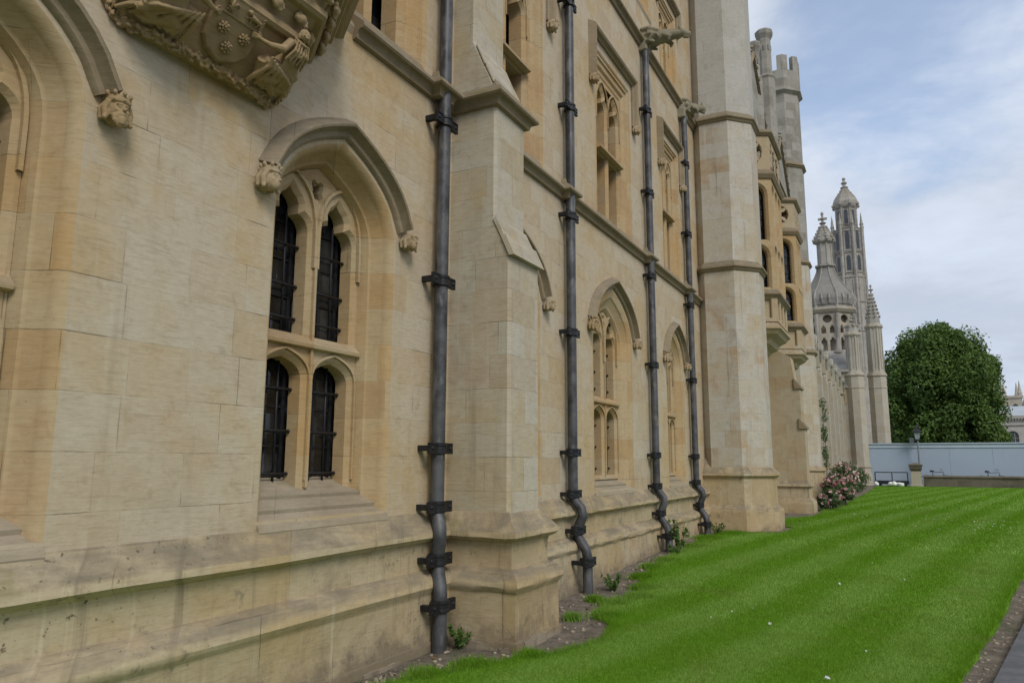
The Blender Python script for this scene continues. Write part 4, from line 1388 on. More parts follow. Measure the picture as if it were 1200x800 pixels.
# (spread, height): roll, hollow for rosettes, roll, leafy hollow, stepped fillets up to the sill
rings_ = [(-0.06, 4.37), (0.0, 4.365), (0.035, 4.385), (0.035, 4.425), (0.005, 4.445), (0.0, 4.46), (0.06, 4.53), (0.11, 4.555), (0.17, 4.56), (0.205, 4.58), (0.205, 4.62), (0.175, 4.64), (0.175, 4.66),
          (0.24, 4.745), (0.31, 4.77), (0.345, 4.775), (0.36, 4.80), (0.36, 4.84), (0.41, 4.85), (0.425, 4.88), (0.425, 4.92), (0.48, 4.935), (0.545, 4.97), (0.56, 5.0), (0.56, 5.05), (0.50, 5.14), (0.46, 5.3), (0.44, 9.0), (-0.6, 9.2)]
rows = [[(x, y, z) for x, y in o_plan(e)] for e, z in rings_]
mb.sweep(rows, cap=False)
mb.build('moulding', M['carved'], ORI)
# rosettes and beasts in the hollows between the mouldings
rg = random.Random(9)
for e, z, st, sz in ((0.075, 4.50, 0.21, 0.050), (0.26, 4.70, 0.17, 0.055)):
    pl = o_plan(e)
    for a, b in zip(pl, pl[1:]):
        a, b = Vector(a), Vector(b)
        n = max(1, int((b - a).length / st))
        for k in range(n):
            mb = MB()
            c = a + (b - a) * ((k + 0.5) / n)
            d = (b - a).normalized(); nr = Vector((d.y, -d.x))
            for q in range(9):
                an = 2 * PI * q / 9 + k
                r_ = sz * rg.uniform(0.55, 1.1)
                mb.ball((c.x + d.x * r_ * math.cos(an) + nr.x * 0.015, c.y + d.y * r_ * math.cos(an) + nr.y * 0.015, z + r_ * math.sin(an) * 0.8), (sz * rg.uniform(0.3, 0.5), sz * rg.uniform(0.3, 0.5), sz * rg.uniform(0.25, 0.45)), 8, 6)
            mb.ball((c.x + nr.x * 0.02, c.y + nr.y * 0.02, z), sz * 0.7, 8, 6)
            mb.ball((c.x + nr.x * 0.035, c.y + nr.y * 0.035, z), sz * 0.42, 8, 6)
            fuse(mb, 'rosette', M['carved'], ORI, 0.008, 0)
# leafy border along the foot of the corbel
mb = MB()
rb = random.Random(3)
def border(y, z):
    x = o_surf(y, z)
    mb.ball((x + 0.002, y, z), (0.020, 0.03, 0.028), 8, 6)
    for q in range(6):
        an = rb.uniform(0, 2 * PI)
        mb.ball((x + rb.uniform(0.010, 0.032), y + 0.026 * math.cos(an), z + 0.024 * math.sin(an)), (rb.uniform(0.007, 0.012), rb.uniform(0.007, 0.018), rb.uniform(0.007, 0.016)), 8, 6)
for k in range(40):
    border(OC - 0.55 + 1.10 * k / 39, OZ0 + 0.012 + 0.012 * math.sin(k * 2.4))
for s_ in (-1, 1):
    for k in range(9):
        v = (k + 1) / 11
        border(OC + s_ * (o_hw(v) - 0.012), OZ0 + (OZ1 - OZ0) * v)
fuse(mb, 'leaf_border', M['carved'], ORI, 0.0055, 0)
# shield: three roses under a chief with a lily and a lion
def on(y, z, off):
    y2, z2 = OC + (y - OC) * 0.66, OZ0 + (z - OZ0) * 0.46 + 0.012
    return (o_surf(y2, z2) + off * 0.6, y2, z2 - off * 0.12)
SY = OC + 0.02
def shield_loop():
    pts = [(-0.27, 4.78), (0.27, 4.78), (0.275, 4.45), (0.25, 4.28), (0.17, 4.17), (0.06, 4.12), (0.0, 4.09), (-0.06, 4.12), (-0.17, 4.17), (-0.25, 4.28), (-0.275, 4.45)]
    return [(SY + a, b) for a, b in pts]
mb = MBK()
sl = ccw(shield_loop())
n = len(sl)
ctr = (SY, 4.45)
def shr(p, k): return (ctr[0] + (p[0] - ctr[0]) * k, ctr[1] + (p[1] - ctr[1]) * k)
ringsq = [[on(*shr(p, 1.0), -0.02) for p in sl], [on(*shr(p, 1.0), 0.05) for p in sl], [on(*shr(p, 0.96), 0.066) for p in sl], [on(*shr(p, 0.6), 0.07) for p in sl], [on(*shr(p, 0.25), 0.075) for p in sl]]
for r0, r1 in zip(ringsq, ringsq[1:]):
    mb.sweep([[r0[i % n], r1[i % n]] for i in range(n)], closed=True)
mb.add(ringsq[-1], [tuple(range(n))])
# the chief is divided off by a fillet
mb.sweep([[on(SY + a, 4.56, 0.06), on(SY + a, 4.575, 0.088), on(SY + a, 4.59, 0.088), on(SY + a, 4.605, 0.06)] for a in (-0.27, 0.27)])
mb.build('shield', M['shield_stone'] if 'shield_stone' in M else M['carved_lit'] if 'carved_lit' in M else M['carved'], ORI)
def rosebud(y, z, r=0.062):
    mb = MBK()
    for q in range(8):
        a = 2 * PI * q / 8
        mb.ball(on(y + r * 0.78 * math.cos(a), z + r * 0.78 * math.sin(a), 0.088), (0.018, r * 0.34, r * 0.34), 8, 6)
    for q in range(6):
        a = 2 * PI * q / 6
        mb.ball(on(y + r * 0.40 * math.cos(a), z + r * 0.40 * math.sin(a), 0.10), (0.016, r * 0.25, r * 0.25), 8, 6)
    mb.ball(on(y, z, 0.112), (0.016, r * 0.20, r * 0.20), 8, 6)
    mb.build('rose', M['carved'], ORI, True)
rosebud(SY - 0.115, 4.43); rosebud(SY + 0.125, 4.43); rosebud(SY + 0.0, 4.26)
mb = MBK()   # lily
ly, lz = SY - 0.135, 4.675
mb.tube([on(ly, lz - 0.06, 0.08), on(ly, lz + 0.01, 0.095), on(ly, lz + 0.085, 0.08)], [0.010, 0.024, 0.005], 8)
for s_ in (-1, 1):
    mb.tube([on(ly + 0.008 * s_, lz - 0.02, 0.085), on(ly + 0.045 * s_, lz + 0.04, 0.09), on(ly + 0.075 * s_, lz + 0.035, 0.09), on(ly + 0.07 * s_, lz + 0.0, 0.085)], [0.008, 0.015, 0.013, 0.006], 8)
    mb.tube([on(ly + 0.006 * s_, lz - 0.025, 0.085), on(ly + 0.035 * s_, lz - 0.06, 0.085)], [0.008, 0.008], 6)
mb.tube([on(ly - 0.035, lz - 0.022, 0.09), on(ly + 0.035, lz - 0.022, 0.09)], 0.009, 6)
mb.build('lily', M['carved'], ORI, True)
mb = MBK()   # lion walking
ly = SY + 0.13
mb.tube([on(ly + 0.075, lz + 0.0, 0.085), on(ly + 0.02, lz + 0.002, 0.095), on(ly - 0.05, lz + 0.012, 0.095)], [0.020, 0.024, 0.032], 8)
mb.ball(on(ly - 0.075, lz + 0.045, 0.10), (0.028, 0.030, 0.030), 8, 6)
mb.ball(on(ly - 0.10, lz + 0.04, 0.105), (0.016, 0.016, 0.014), 8, 6)
for (a, b, c) in ((-0.055, -0.085, -0.02), (-0.035, -0.03, -0.055), (0.06, 0.04, -0.055), (0.075, 0.09, -0.055)):
    mb.tube([on(ly + a, lz - 0.005, 0.085), on(ly + (a + b) / 2 + 0.006, lz + c * 0.5, 0.085), on(ly + b, lz + c, 0.085), on(ly + b - 0.014, lz + c - 0.002, 0.085)], [0.014, 0.011, 0.008, 0.006], 6)
mb.tube([on(ly + 0.085, lz + 0.01, 0.085), on(ly + 0.115, lz + 0.03, 0.085), on(ly + 0.09, lz + 0.06, 0.085), on(ly + 0.12, lz + 0.075, 0.085)], [0.007, 0.007, 0.007, 0.012], 6)
fuse(mb, 'lion', M['carved'], ORI, 0.0042, 0)
# two angels kneeling either side, robes falling to the border
def angel(s_):
    mb = MBK()
    rr_ = random.Random(5 + s_)
    def Q(dy, z, off): return on(OC + s_ * dy, z, off)
    hd = Vector(Q(0.66, 4.80, 0.20))
    # torso and hips
    mb.tube([Q(0.62, 4.36, 0.06), Q(0.66, 4.48, 0.12), Q(0.67, 4.60, 0.145), Q(0.66, 4.70, 0.14), Q(0.66, 4.745, 0.155)], [0.13, 0.115, 0.105, 0.085, 0.045], 12)
    # knees and thighs under the robe
    mb.tube([Q(0.62, 4.38, 0.08), Q(0.46, 4.33, 0.15), Q(0.38, 4.34, 0.16)], [0.11, 0.085, 0.06], 10)
    mb.tube([Q(0.38, 4.34, 0.15), Q(0.46, 4.20, 0.08), Q(0.56, 4.12, 0.05)], [0.065, 0.065, 0.05], 10)
    mb.tube([Q(0.66, 4.36, 0.08), Q(0.58, 4.22, 0.12), Q(0.50, 4.17, 0.11)], [0.10, 0.085, 0.06], 10)
    mb.tube([Q(0.56, 4.20, 0.10), Q(0.74, 4.14, 0.06), Q(0.86, 4.22, 0.02)], [0.07, 0.06, 0.03], 10)
    # robe trailing outward in long folds, lying over the legs
    for k in range(11):
        t = k / 10
        z1 = 4.50 - 0.30 * t
        mb.tube([Q(0.56, 4.47 - 0.16 * t, 0.215), Q(0.72 + 0.015 * k, z1 - 0.03 + rr_.uniform(-0.012, 0.012), 0.20), Q(0.92 - 0.02 * k, z1 - 0.05 + 0.03 * math.sin(k * 2), 0.12), Q(1.08 - 0.05 * k, z1 + 0.02 - 0.012 * k, 0.03)], [0.016, 0.036, 0.042, 0.022], 7)
    for k in range(7):
        mb.tube([Q(0.40 + 0.04 * k, 4.37 - 0.02 * k, 0.255), Q(0.43 + 0.055 * k, 4.27 - 0.005 * k, 0.24), Q(0.40 + 0.08 * k, 4.15 + 0.01 * k, 0.13), Q(0.39 + 0.09 * k, 4.08 + 0.014 * k, 0.06)], [0.014, 0.028, 0.034, 0.024], 7)
    for k in range(6):
        mb.tube([Q(0.585 + 0.03 * k, 4.70, 0.235), Q(0.57 + 0.038 * k, 4.56, 0.285), Q(0.53 + 0.05 * k, 4.42, 0.26)], [0.008, 0.018, 0.014], 6)
    mb.tube([Q(0.55, 4.50, 0.25), Q(0.66, 4.52, 0.285), Q(0.78, 4.50, 0.21)], [0.016, 0.02, 0.016], 6)
    mb.tube([Q(0.56, 4.72, 0.20), Q(0.66, 4.66, 0.275), Q(0.77, 4.72, 0.18)], [0.014, 0.018, 0.014], 6)
    # arm reaching to the shield, other arm raised
    mb.tube([Q(0.58, 4.68, 0.15), Q(0.48, 4.52, 0.22), Q(0.36, 4.50, 0.18), Q(0.29, 4.52, 0.13)], [0.058, 0.052, 0.036, 0.024], 10)
    mb.tube([Q(0.30, 4.52, 0.13), Q(0.235, 4.53, 0.115)], [0.028, 0.024], 8)
    for f in range(4):
        mb.tube([Q(0.245, 4.553 - 0.015 * f, 0.118), Q(0.205, 4.562 - 0.019 * f, 0.108), Q(0.178 + 0.006 * abs(f - 1), 4.560 - 0.021 * f, 0.094)], [0.0095, 0.009, 0.007], 6)
    mb.tube([Q(0.265, 4.555, 0.13), Q(0.240, 4.585, 0.118), Q(0.222, 4.592, 0.108)], [0.010, 0.009, 0.007], 6)
    mb.tube([Q(0.74, 4.68, 0.12), Q(0.84, 4.56, 0.10), Q(0.92, 4.68, 0.10), Q(0.96, 4.78, 0.08)], [0.055, 0.045, 0.032, 0.025], 10)
    # neck and head, looking along the wall
    mb.tube([Q(0.66, 4.72, 0.155), Q(0.66, 4.78, 0.19)], [0.04, 0.036], 8)
    mb.ball(hd, (0.062, 0.056, 0.074), 14, 10)
    f = hd + KS * Vector((0.048, -0.02 * s_, -0.01))
    mb.tube([f + KS * Vector((0.008, 0, 0.02)), f + KS * Vector((0.022, -0.004 * s_, -0.012)), f + KS * Vector((0.012, 0, -0.018))], [0.007, 0.010, 0.007], 6)
    mb.ball(f + KS * Vector((0.0, 0, -0.040)), (0.020, 0.024, 0.016), 8, 6)
    mb.ball(f + KS * Vector((0.006, 0, 0.026)), (0.012, 0.034, 0.008), 8, 6)
    for e in (-1, 1):
        mb.ball(f + KS * Vector((0.004, 0.020 * e, 0.012)), (0.008, 0.010, 0.006), 8, 6)
        mb.ball(f + KS * Vector((-0.005, 0.026 * e, -0.014)), (0.015, 0.013, 0.014), 8, 6)
    for k in range(9):
        a = -1.9 + 3.8 * k / 8
        c = hd + KS * Vector((-0.012 + 0.02 * math.cos(a * 0.8), 0.058 * math.sin(a), 0.045 * math.cos(a) + 0.012))
        mb.ball(c, 0.026, 8, 6)
        mb.ball(c + KS * Vector((-0.02, 0.012 * (1 if a > 0 else -1), -0.035)), 0.024, 8, 6)
    a_ = fuse(mb, 'angel', M['carved'], ORI, 0.0048, 1)
    # feathered wing folded against the wall
    wg = MBK()
    for k in range(8):
        t = k / 7
        wg.tube([Q(0.76, 4.78 - 0.03 * k, 0.06), Q(0.86 + 0.012 * k, 4.70 - 0.055 * k, 0.055), Q(0.94 + 0.012 * (7 - k), 4.62 - 0.068 * k, 0.02 + 0.004 * k)], [0.022, 0.026, 0.012], 6)
    wg.ball(Q(0.80, 4.74, 0.06), (0.04, 0.07, 0.09), 8, 6)
    fuse(wg, 'wing', M['carved'], ORI, 0.0055, 0)
angel(1); angel(-1)
# a three-light window in the oriel above
for (ya, yb) in ((OC - 0.60, OC - 0.06), (OC + 0.06, OC + 0.60)):
    mb = MB(); mb.box(0.60, 0.675, ya, yb, 5.75, 8.4); mb.build('glass', M['glass'], ORI)

# ================================================================== SCREEN, GATEHOUSE, CHAPEL TURRET
SCREEN = thing('stone_screen', 'stone arcaded screen wall with traceried openings running from turret to gatehouse', 'screen wall', loc=(0.6, 40, 0))
SX = 0.60
SY0, SY1 = 30.4, 51.6
nb = 7
bw_ = (SY1 - SY0) / nb
hs = [arch_path(SY0 + bw_ * (k + 0.5), bw_ * 0.34, 1.6, 4.9, 5.9, 8, 0.7, 0.5, 0.9) for k in range(nb)]
def ramp_top(y):
    f = (y - SY0) / bw_
    k = abs((f % 1.0) - 0.5) * 2
    return 6.75 + 0.55 * k ** 2.5
top = [(y, ramp_top(y)) for y in np.linspace(SY0, SY1, nb * 12 + 1)]
mb = MB()
plate(mb, [(SY0, -0.3), (SY1, -0.3)] + top[::-1], hs, SX, SX - 0.35, 0.05, back=True)
mb.build('wall', M['screen'], SCREEN)
mb = MB()
mb.sweep([[(SX - 0.42, y, z - 0.02), (SX - 0.42, y, z + 0.14), (SX + 0.02, y, z + 0.16), (SX + 0.12, y, z + 0.06), (SX + 0.12, y, z), (SX + 0.03, y, z - 0.10)] for y, z in top])
mb.build('coping', M['pale'], SCREEN)
for k in range(nb):
    yc = SY0 + bw_ * (k + 0.5)
    mb = MB()
    r = bw_ * 0.34
    plate(mb, arch_path(yc, r, 1.6, 4.9, 5.9, 8, 0.7, 0.5, 0.9), [cusped(yc - r * 0.5, r * 0.42, 1.7, 4.3), cusped(yc + r * 0.5, r * 0.42, 1.7, 4.3),
          [(yc + 0.3 * math.cos(a) , 5.15 + 0.3 * math.sin(a)) for a in [2 * PI * i / 14 for i in range(14)]]], SX - 0.12, SX - 0.22, 0.02, back=True)
    mb.build('tracery', M['screen'], SCREEN)
mb = MB(); mb.box(SX - 0.40, SX - 0.34, SY0, SY1, 1.2, 6.2)
mb.build('glass', M['far_dark'], SCREEN)
for k in range(nb + 1):
    y = SY0 + bw_ * k
    mb = MB()
    mb.box(SX - 0.05, SX + 0.20, y - 0.20, y + 0.20, -0.3, 5.4)
    mb.prism([(SX - 0.05, 5.4), (SX + 0.20, 5.4), (SX + 0.12, 5.7), (SX - 0.05, 5.9)], lambda p: (p[0], y - 0.2, p[1]), lambda p: (p[0], y + 0.2, p[1]))
    mb.box(SX - 0.05, SX + 0.16, y - 0.2, y + 0.2, 5.9, 7.0)
    pr_ = mb.build('pier', M['screen'], SCREEN)
    mb = MB()
    mb.tube([(SX + 0.12, y, 6.75), (SX + 0.26, y, 6.75)], [0.24, 0.20], 12)
    mb.ball((SX + 0.26, y, 6.75), (0.06, 0.14, 0.18), 8, 6)
    mb.tube([(SX + 0.2, y, 6.45), (SX + 0.2, y, 6.1)], [0.15, 0.03], 8)
    mb.build('carved_boss', M['pale'], pr_)
    mb = MB()
    mb.box(SX - 0.06, SX + 0.28, y - 0.26, y + 0.26, -0.3, 0.55)
    mb.box(SX - 0.06, SX + 0.26, y - 0.24, y + 0.24, 1.32, 1.44)
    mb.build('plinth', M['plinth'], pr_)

GATE = thing('gatehouse', 'pale stone gatehouse with ogee dome, gabled lantern and panelled corner piers', 'gatehouse', loc=(0.5, 56, 0.2))
mb = MB()
mb.box(-3.6, 1.55, 51.7, 60.0, -0.2, 7.35)
mb.build('wall', M['screen'], GATE)
mb = MB()
mb.sweep([[(xx, 51.72 - o, 6.35 + q) for o, q in ((0, 0.18), (0.14, 0.06), (0.14, -0.04), (0.0, -0.14))] for xx in (-3.0, 1.4)])
mb.build('moulding', M['pale'], GATE); mb = MB()
mb.sweep([[(xx, 51.72 - o, 7.35 + q) for o, q in ((-0.2, 0.18), (0.16, 0.12), (0.16, -0.04), (0.0, -0.14))] for xx in (-3.0, 1.6)])
mb.build('moulding', M['pale'], GATE); mb = MB()
mb.sweep([[(xx, 51.72 - o, 1.32 + q) for o, q in ((0, 0.1), (0.10, 0.02), (0.10, -0.05), (0.0, -0.1))] for xx in (-3.0, 1.4)])
mb.build('moulding', M['pale'], GATE)
# niche panel with a carved coat on the side wall
mb = MB()
plate(mb, [(0.05, 5.3), (0.95, 5.3), (0.95, 6.2), (0.05, 6.2)], [cusped(0.5, 0.30, 5.42, 5.75)], 0.0, -0.12, 0.03, lambda y, z, x: (y, 51.66 - x, z), back=True)
mb.build('carved_panel', M['bay'], GATE)
mb = MB(); mb.ball((0.5, 51.64, 5.72), (0.2, 0.08, 0.22), 10, 8); mb.ball((0.5, 51.60, 5.95), (0.1, 0.07, 0.1), 8, 6)
mb.build('carved_figure', M['carved'], GATE)
# sloping apron of fish-scale stone below the lantern
mb = MB()
mb.prism([(52.0, 7.45), (53.6, 9.0), (58, 9.0), (58, 7.45)], lambda p: (-2.3, p[0], p[1]), lambda p: (1.25, p[0], p[1]))
mb.build('scaled_roof', M['scale'] if 'scale' in M else M['pale'], GATE)
# front pier: octagonal shaft, cap and cluster
def pier(cx, cy, a, z1, a2, z2, z3, name, panel=True):
    mb = MB()
    mb.lathe([(a + 0.12, -0.2), (a + 0.12, 0.75), (a + 0.06, 0.9), (a + 0.05, 1.28), (a + 0.10, 1.31), (a + 0.10, 1.38), (a, 1.5), (a, z1 - 0.9), (a + 0.03, z1 - 0.85), (a + 0.03, z1 - 0.8), (a, z1 - 0.76), (a, z1 - 0.1), (a + 0.07, z1 - 0.05), (a + 0.07, z1), (a2 + 0.02, z1 + 0.25),
              (a2, z1 + 0.4), (a2, z2 - 0.15), (a2 + 0.10, z2 - 0.05), (a2 + 0.10, z2 + 0.05), (a2 * 0.9, z2 + 0.2)], cx, cy)
    p = mb.build('pier', M[name], GATE)
    mb = MB()
    c8 = a2 / math.cos(PI / 8)
    for i in range(8):
        an = PI / 8 + 2 * PI * i / 8
        x, y = cx + c8 * math.cos(an), cy + c8 * math.sin(an)
        mb.tube([(x, y, z1 + 0.3), (x, y, z2 - 0.1)], 0.045, 6)
        am = an + PI / 8
        xm, ym = cx + a2 * math.cos(am), cy + a2 * math.sin(am)
        mb.tube([(xm, ym, z1 + 0.3), (xm, ym, z2 - 0.1)], 0.028, 6)
        mb.ball((x * 1.0, y, z2 + 0.02), (0.09, 0.09, 0.09), 8, 6)
        mb.ball((xm, ym, z2 - 0.15), (0.07, 0.07, 0.07), 8, 6)
    mb.build('panel_rib', M['pale'], p)
    # crocketed spirelet
    mb = MB()
    mb.lathe([(a2 * 0.92, z2 + 0.1), (a2 * 0.92, z2 + 0.45), (a2 * 0.70, z2 + 0.6), (a2 * 0.42, z2 + (z3 - z2) * 0.55), (0.05, z3 - 0.4)], cx, cy)
    for i in range(8):
        an = PI / 8 + 2 * PI * i / 8
        for j in range(7):
            t = (j + 0.5) / 7
            rr = (a2 * 0.80) * (1 - t) + 0.06
            z = z2 + 0.55 + (z3 - 0.5 - z2 - 0.55) * t
            mb.ball((cx + rr * 1.1 * math.cos(an), cy + rr * 1.1 * math.sin(an), z), (0.075, 0.075, 0.09), 6, 5)
    mb.tube([(cx, cy, z3 - 0.5), (cx, cy, z3)], [0.06, 0.04], 6)
    mb.ball((cx, cy, z3 - 0.28), (0.17, 0.17, 0.07), 8, 6)
    mb.ball((cx, cy, z3 - 0.02), (0.08, 0.08, 0.10), 8, 6)
    mb.build('spirelet', M['pale'], p)
    return p
pier(1.50, 51.9, 0.50, 7.1, 0.40, 9.7, 10.9, 'screen')
pier(2.72, 54.2, 0.54, 7.25, 0.45, 10.5, 13.3, 'screen')
# octagonal lantern with gables, traceried openings and the dome
LX, LY, LA = -0.10, 56.0, 1.62
mb = MB()
mb.lathe([(LA, 7.3), (LA, 8.3), (LA - 0.12, 8.5), (LA - 0.12, 9.0), (LA - 0.6, 9.01)], LX, LY)
mb.lathe([(LA - 0.55, 8.3), (LA - 0.55, 12.2)], LX, LY)
mb.lathe([(LA - 0.5, 11.75), (LA + 0.02, 11.8), (LA + 0.16, 12.0), (LA + 0.16, 12.12), (LA - 0.05, 12.2), (LA - 0.6, 12.3)], LX, LY)
lan = mb.build('lantern', M['screen'], GATE)
mt = MB(); mk = MB()
for i in range(8):
    an = 2 * PI * i / 8
    d = Vector((-math.sin(an), math.cos(an))); nrm = Vector((math.cos(an), math.sin(an)))
    base = Vector((LX, LY)) + nrm * (LA - 0.10)
    s = (LA - 0.10) * math.tan(PI / 8)
    fm = lambda u, z, q, b=base, d=d, n_=nrm: (b.x + d.x * u + n_.x * q, b.y + d.y * u + n_.y * q, z)
    plate(mt, [(-s, 8.95), (s, 8.95), (s, 11.9), (-s, 11.9)], [cusped(-s * 0.44, s * 0.30, 9.05, 9.75), cusped(s * 0.44, s * 0.30, 9.05, 9.75), cusped(-s * 0.44, s * 0.24, 10.35, 10.65), cusped(s * 0.44, s * 0.24, 10.35, 10.65),
          [(0.30 * math.cos(a), 11.35 + 0.28 * math.sin(a)) for a in [2 * PI * k / 10 for k in range(10)]]], 0.0, -0.14, 0.03, fm)
    b8 = Vector((LX, LY)) + Vector((math.cos(an + PI / 8), math.sin(an + PI / 8))) * (LA / math.cos(PI / 8))
    mk.tube([(b8.x, b8.y, 7.5), (b8.x, b8.y, 11.7)], 0.13, 8)
    mk.tube([(b8.x, b8.y, 12.0), (b8.x, b8.y, 13.0), (b8.x, b8.y, 13.5)], [0.13, 0.10, 0.02], 6)
    # gable over each face
    mk.prism([(-s, 12.1), (s, 12.1), (s, 12.35), (0, 13.15), (-s, 12.35)], lambda p, fm=fm: fm(p[0], p[1], 0.12), lambda p, fm=fm: fm(p[0], p[1], -0.15))
mt.build('tracery', M['screen'], lan)
mk.build('gablet', M['pale'], lan)
mb = MB()
prof = [(1.72, 12.35), (1.74, 12.8), (1.66, 13.1), (1.50, 13.35), (1.24, 13.7), (0.98, 14.1), (0.76, 14.5), (0.60, 14.9), (0.52, 15.25), (0.50, 15.35)]
mb.lathe(prof, LX, LY, 8)
dm = mb.build('dome', M['dome'] if 'dome' in M else M['pale'], GATE)
mb = MB()
for i in range(8):
    an = PI / 8 + 2 * PI * i / 8
    k = 1 / math.cos(PI / 8)
    mb.tube([(LX + r * k * math.cos(an), LY + r * k * math.sin(an), z + 0.02) for r, z in prof], 0.055, 6)
    for j in range(3):
        a2 = an + (j - 1) * 0.26
        mb.tube([(LX + 1.72 * 1.04 * math.cos(a2), LY + 1.72 * 1.04 * math.sin(a2), 13.2), (LX + 1.76 * 1.04 * math.cos(a2), LY + 1.76 * 1.04 * math.sin(a2), 12.75), (LX + 1.7 * math.cos(a2), LY + 1.7 * math.sin(a2), 12.45)], [0.02, 0.08, 0.10], 6)
mb.build('dome_rib', M['pale'], dm)
mb = MB()
mb.lathe([(0.55, 15.25), (0.66, 15.32), (0.66, 15.45), (0.46, 15.5), (0.44, 17.0), (0.62, 17.15), (0.64, 17.3), (0.52, 17.5), (0.5, 17.8), (0.36, 18.0), (0.17, 18.35), (0.09, 18.6), (0.06, 19.35)], LX, LY)
for i in range(8):
    an = PI / 8 + 2 * PI * i / 8
    mb.tube([(LX + 0.48 * math.cos(an), LY + 0.48 * math.sin(an), 15.5), (LX + 0.48 * math.cos(an), LY + 0.48 * math.sin(an), 17.1)], 0.06, 6)
    for j in range(5):
        t = j / 5
        rr = 0.60 * (1 - t) + 0.12
        mb.ball((LX + rr * math.cos(an), LY + rr * math.sin(an), 17.3 + 1.2 * t), (0.11, 0.11, 0.13), 6, 5)
    mb.ball((LX + 0.64 * math.cos(an), LY + 0.64 * math.sin(an), 15.38), 0.10, 6, 5)
mb.box(LX - 0.30, LX + 0.30, LY - 0.06, LY + 0.06, 18.85, 19.0)
mb.box(LX - 0.07, LX + 0.07, LY - 0.30, LY + 0.30, 18.86, 18.99)
mb.ball((LX, LY, 18.6), (0.24, 0.24, 0.09), 8, 6)
mb.ball((LX, LY, 19.3), (0.11, 0.11, 0.16), 8, 6)
mb.build('finial', M['pale'], dm)
# small pinnacles before the lantern
for (x, y, z) in ((-1.3, 53.5, 10.8), (0.55, 53.6, 9.9), (-0.9, 52.6, 10.0)):
    mb = MB()
    mb.lathe([(0.26, 7.2), (0.26, z - 1.2), (0.33, z - 1.1), (0.33, z - 1.0), (0.2, z - 0.9), (0.03, z)], x, y)
    mb.build('pinnacle', M['pale'], GATE)

CHAP = thing('chapel', 'tall pierced octagonal stone chapel turret with crocketed cap rising behind the gatehouse dome', 'chapel', loc=(-1.3, 110, 0.2))
CX, CY = -0.75, 110.0
mb = MB()
mb.lathe([(1.95, 0), (1.95, 26.3), (2.05, 26.4), (2.05, 26.55), (1.80, 26.7), (1.78, 33.2), (1.9, 33.4), (1.2, 33.6)], CX, CY)
ct = mb.build('turret', M['pale'], CHAP)
mb = MB()
mb.lathe([(1.28, 33.3), (1.26, 36.6), (1.42, 36.6), (1.52, 36.9), (1.58, 37.4), (1.42, 37.9), (1.08, 38.5), (0.70, 39.0), (0.42, 39.5), (0.22, 40.0), (0.12, 41.2)], CX, CY)
for i in range(8):
    an = PI / 8 + 2 * PI * i / 8
    for j in range(6):
        t = j / 6
        rr = 1.58 * (1 - t) ** 0.8 + 0.10
        mb.ball((CX + rr * math.cos(an), CY + rr * math.sin(an), 37.0 + 2.6 * t), (0.24, 0.24, 0.26), 6, 5)
    mb.tube([(CX + 1.36 * math.cos(an), CY + 1.36 * math.sin(an), 33.4), (CX + 1.36 * math.cos(an), CY + 1.36 * math.sin(an), 36.9)], 0.14, 6)
for z, r in ((39.7, 0.55), (40.4, 0.42), (41.0, 0.25)):
    mb.ball((CX, CY, z), (r, r, 0.22), 8, 6)
mb.build('cap', M['pale'], ct)
mb = MB()
for i in range(8):
    an = 2 * PI * i / 8
    d = Vector((-math.sin(an), math.cos(an))); nrm = Vector((math.cos(an), math.sin(an)))
    for (z0, z1, a, w_) in ((27.4, 29.6, 1.79, 0.26), (30.4, 33.0, 1.79, 0.26), (34.0, 36.2, 1.27, 0.26)):
        b = Vector((CX, CY)) + nrm * (a + 0.02)
        fm = lambda u, z, q, b=b, d=d, n_=nrm: (b.x + d.x * u + n_.x * q, b.y + d.y * u + n_.y * q, z)
        plate(mb, arch_path(0, w_, z0, z1 - 0.5, z1, 5), [], 0.0, -0.05, 0.0, fm)
mb.build('opening', M['far_dark'], ct)
mb = MB()
for i in range(8):
    an = PI / 8 + 2 * PI * i / 8
    c = (CX + 2.0 * math.cos(an), CY + 2.0 * math.sin(an))
    mb.lathe([(0.20, 26.5), (0.20, 33.8), (0.27, 33.9), (0.2, 34.0), (0.02, 35.6)], c[0], c[1], 6)
    c2 = (CX + 2.1 * math.cos(an), CY + 2.1 * math.sin(an))
    mb.lathe([(0.16, 20), (0.16, 27.4 + (i % 2) * 1.5), (0.02, 28.6 + (i % 2) * 1.5)], c2[0], c2[1], 6)
mb.build('pinnacle', M['pale'], ct)
mb = MB()
for i in range(8):
    for q in (-0.30, 0.30):
        an = 2 * PI * i / 8
        d = Vector((-math.sin(an), math.cos(an))); nrm = Vector((math.cos(an), math.sin(an)))
        for (a, za, zb_) in ((1.80, 26.8, 33.2), (1.28, 33.5, 36.6), (1.97, 14.0, 26.2)):
            b = Vector((CX, CY)) + nrm * a + d * q * (1.4 if a > 1.5 else 1.0)
            mb.tube([(b.x, b.y, za), (b.x, b.y, zb_)], 0.075, 5)
for z, a in ((27.1, 1.86), (29.95, 1.86), (30.15, 1.86), (33.0, 1.86), (36.5, 1.33), (34.0, 1.33), (23.0, 2.0), (19.0, 2.0)):
    mb.lathe([(a - 0.05, z - 0.12), (a + 0.06, z), (a - 0.05, z + 0.12)], CX, CY)
mb.build('panel_rib', M['pale'], ct)
mb = MB()
mb.box(-14, -2.0, 108, 150, 0, 22)
mb.build('wall', M['pale'], CHAP)
mb = MB()
mb.prism([(-14, 22), (-2, 22), (-8, 25)], lambda p: (p[0], 109, p[1]), lambda p: (p[0], 150, p[1]))
mb.build('roof', M['lead_roof'], CHAP)

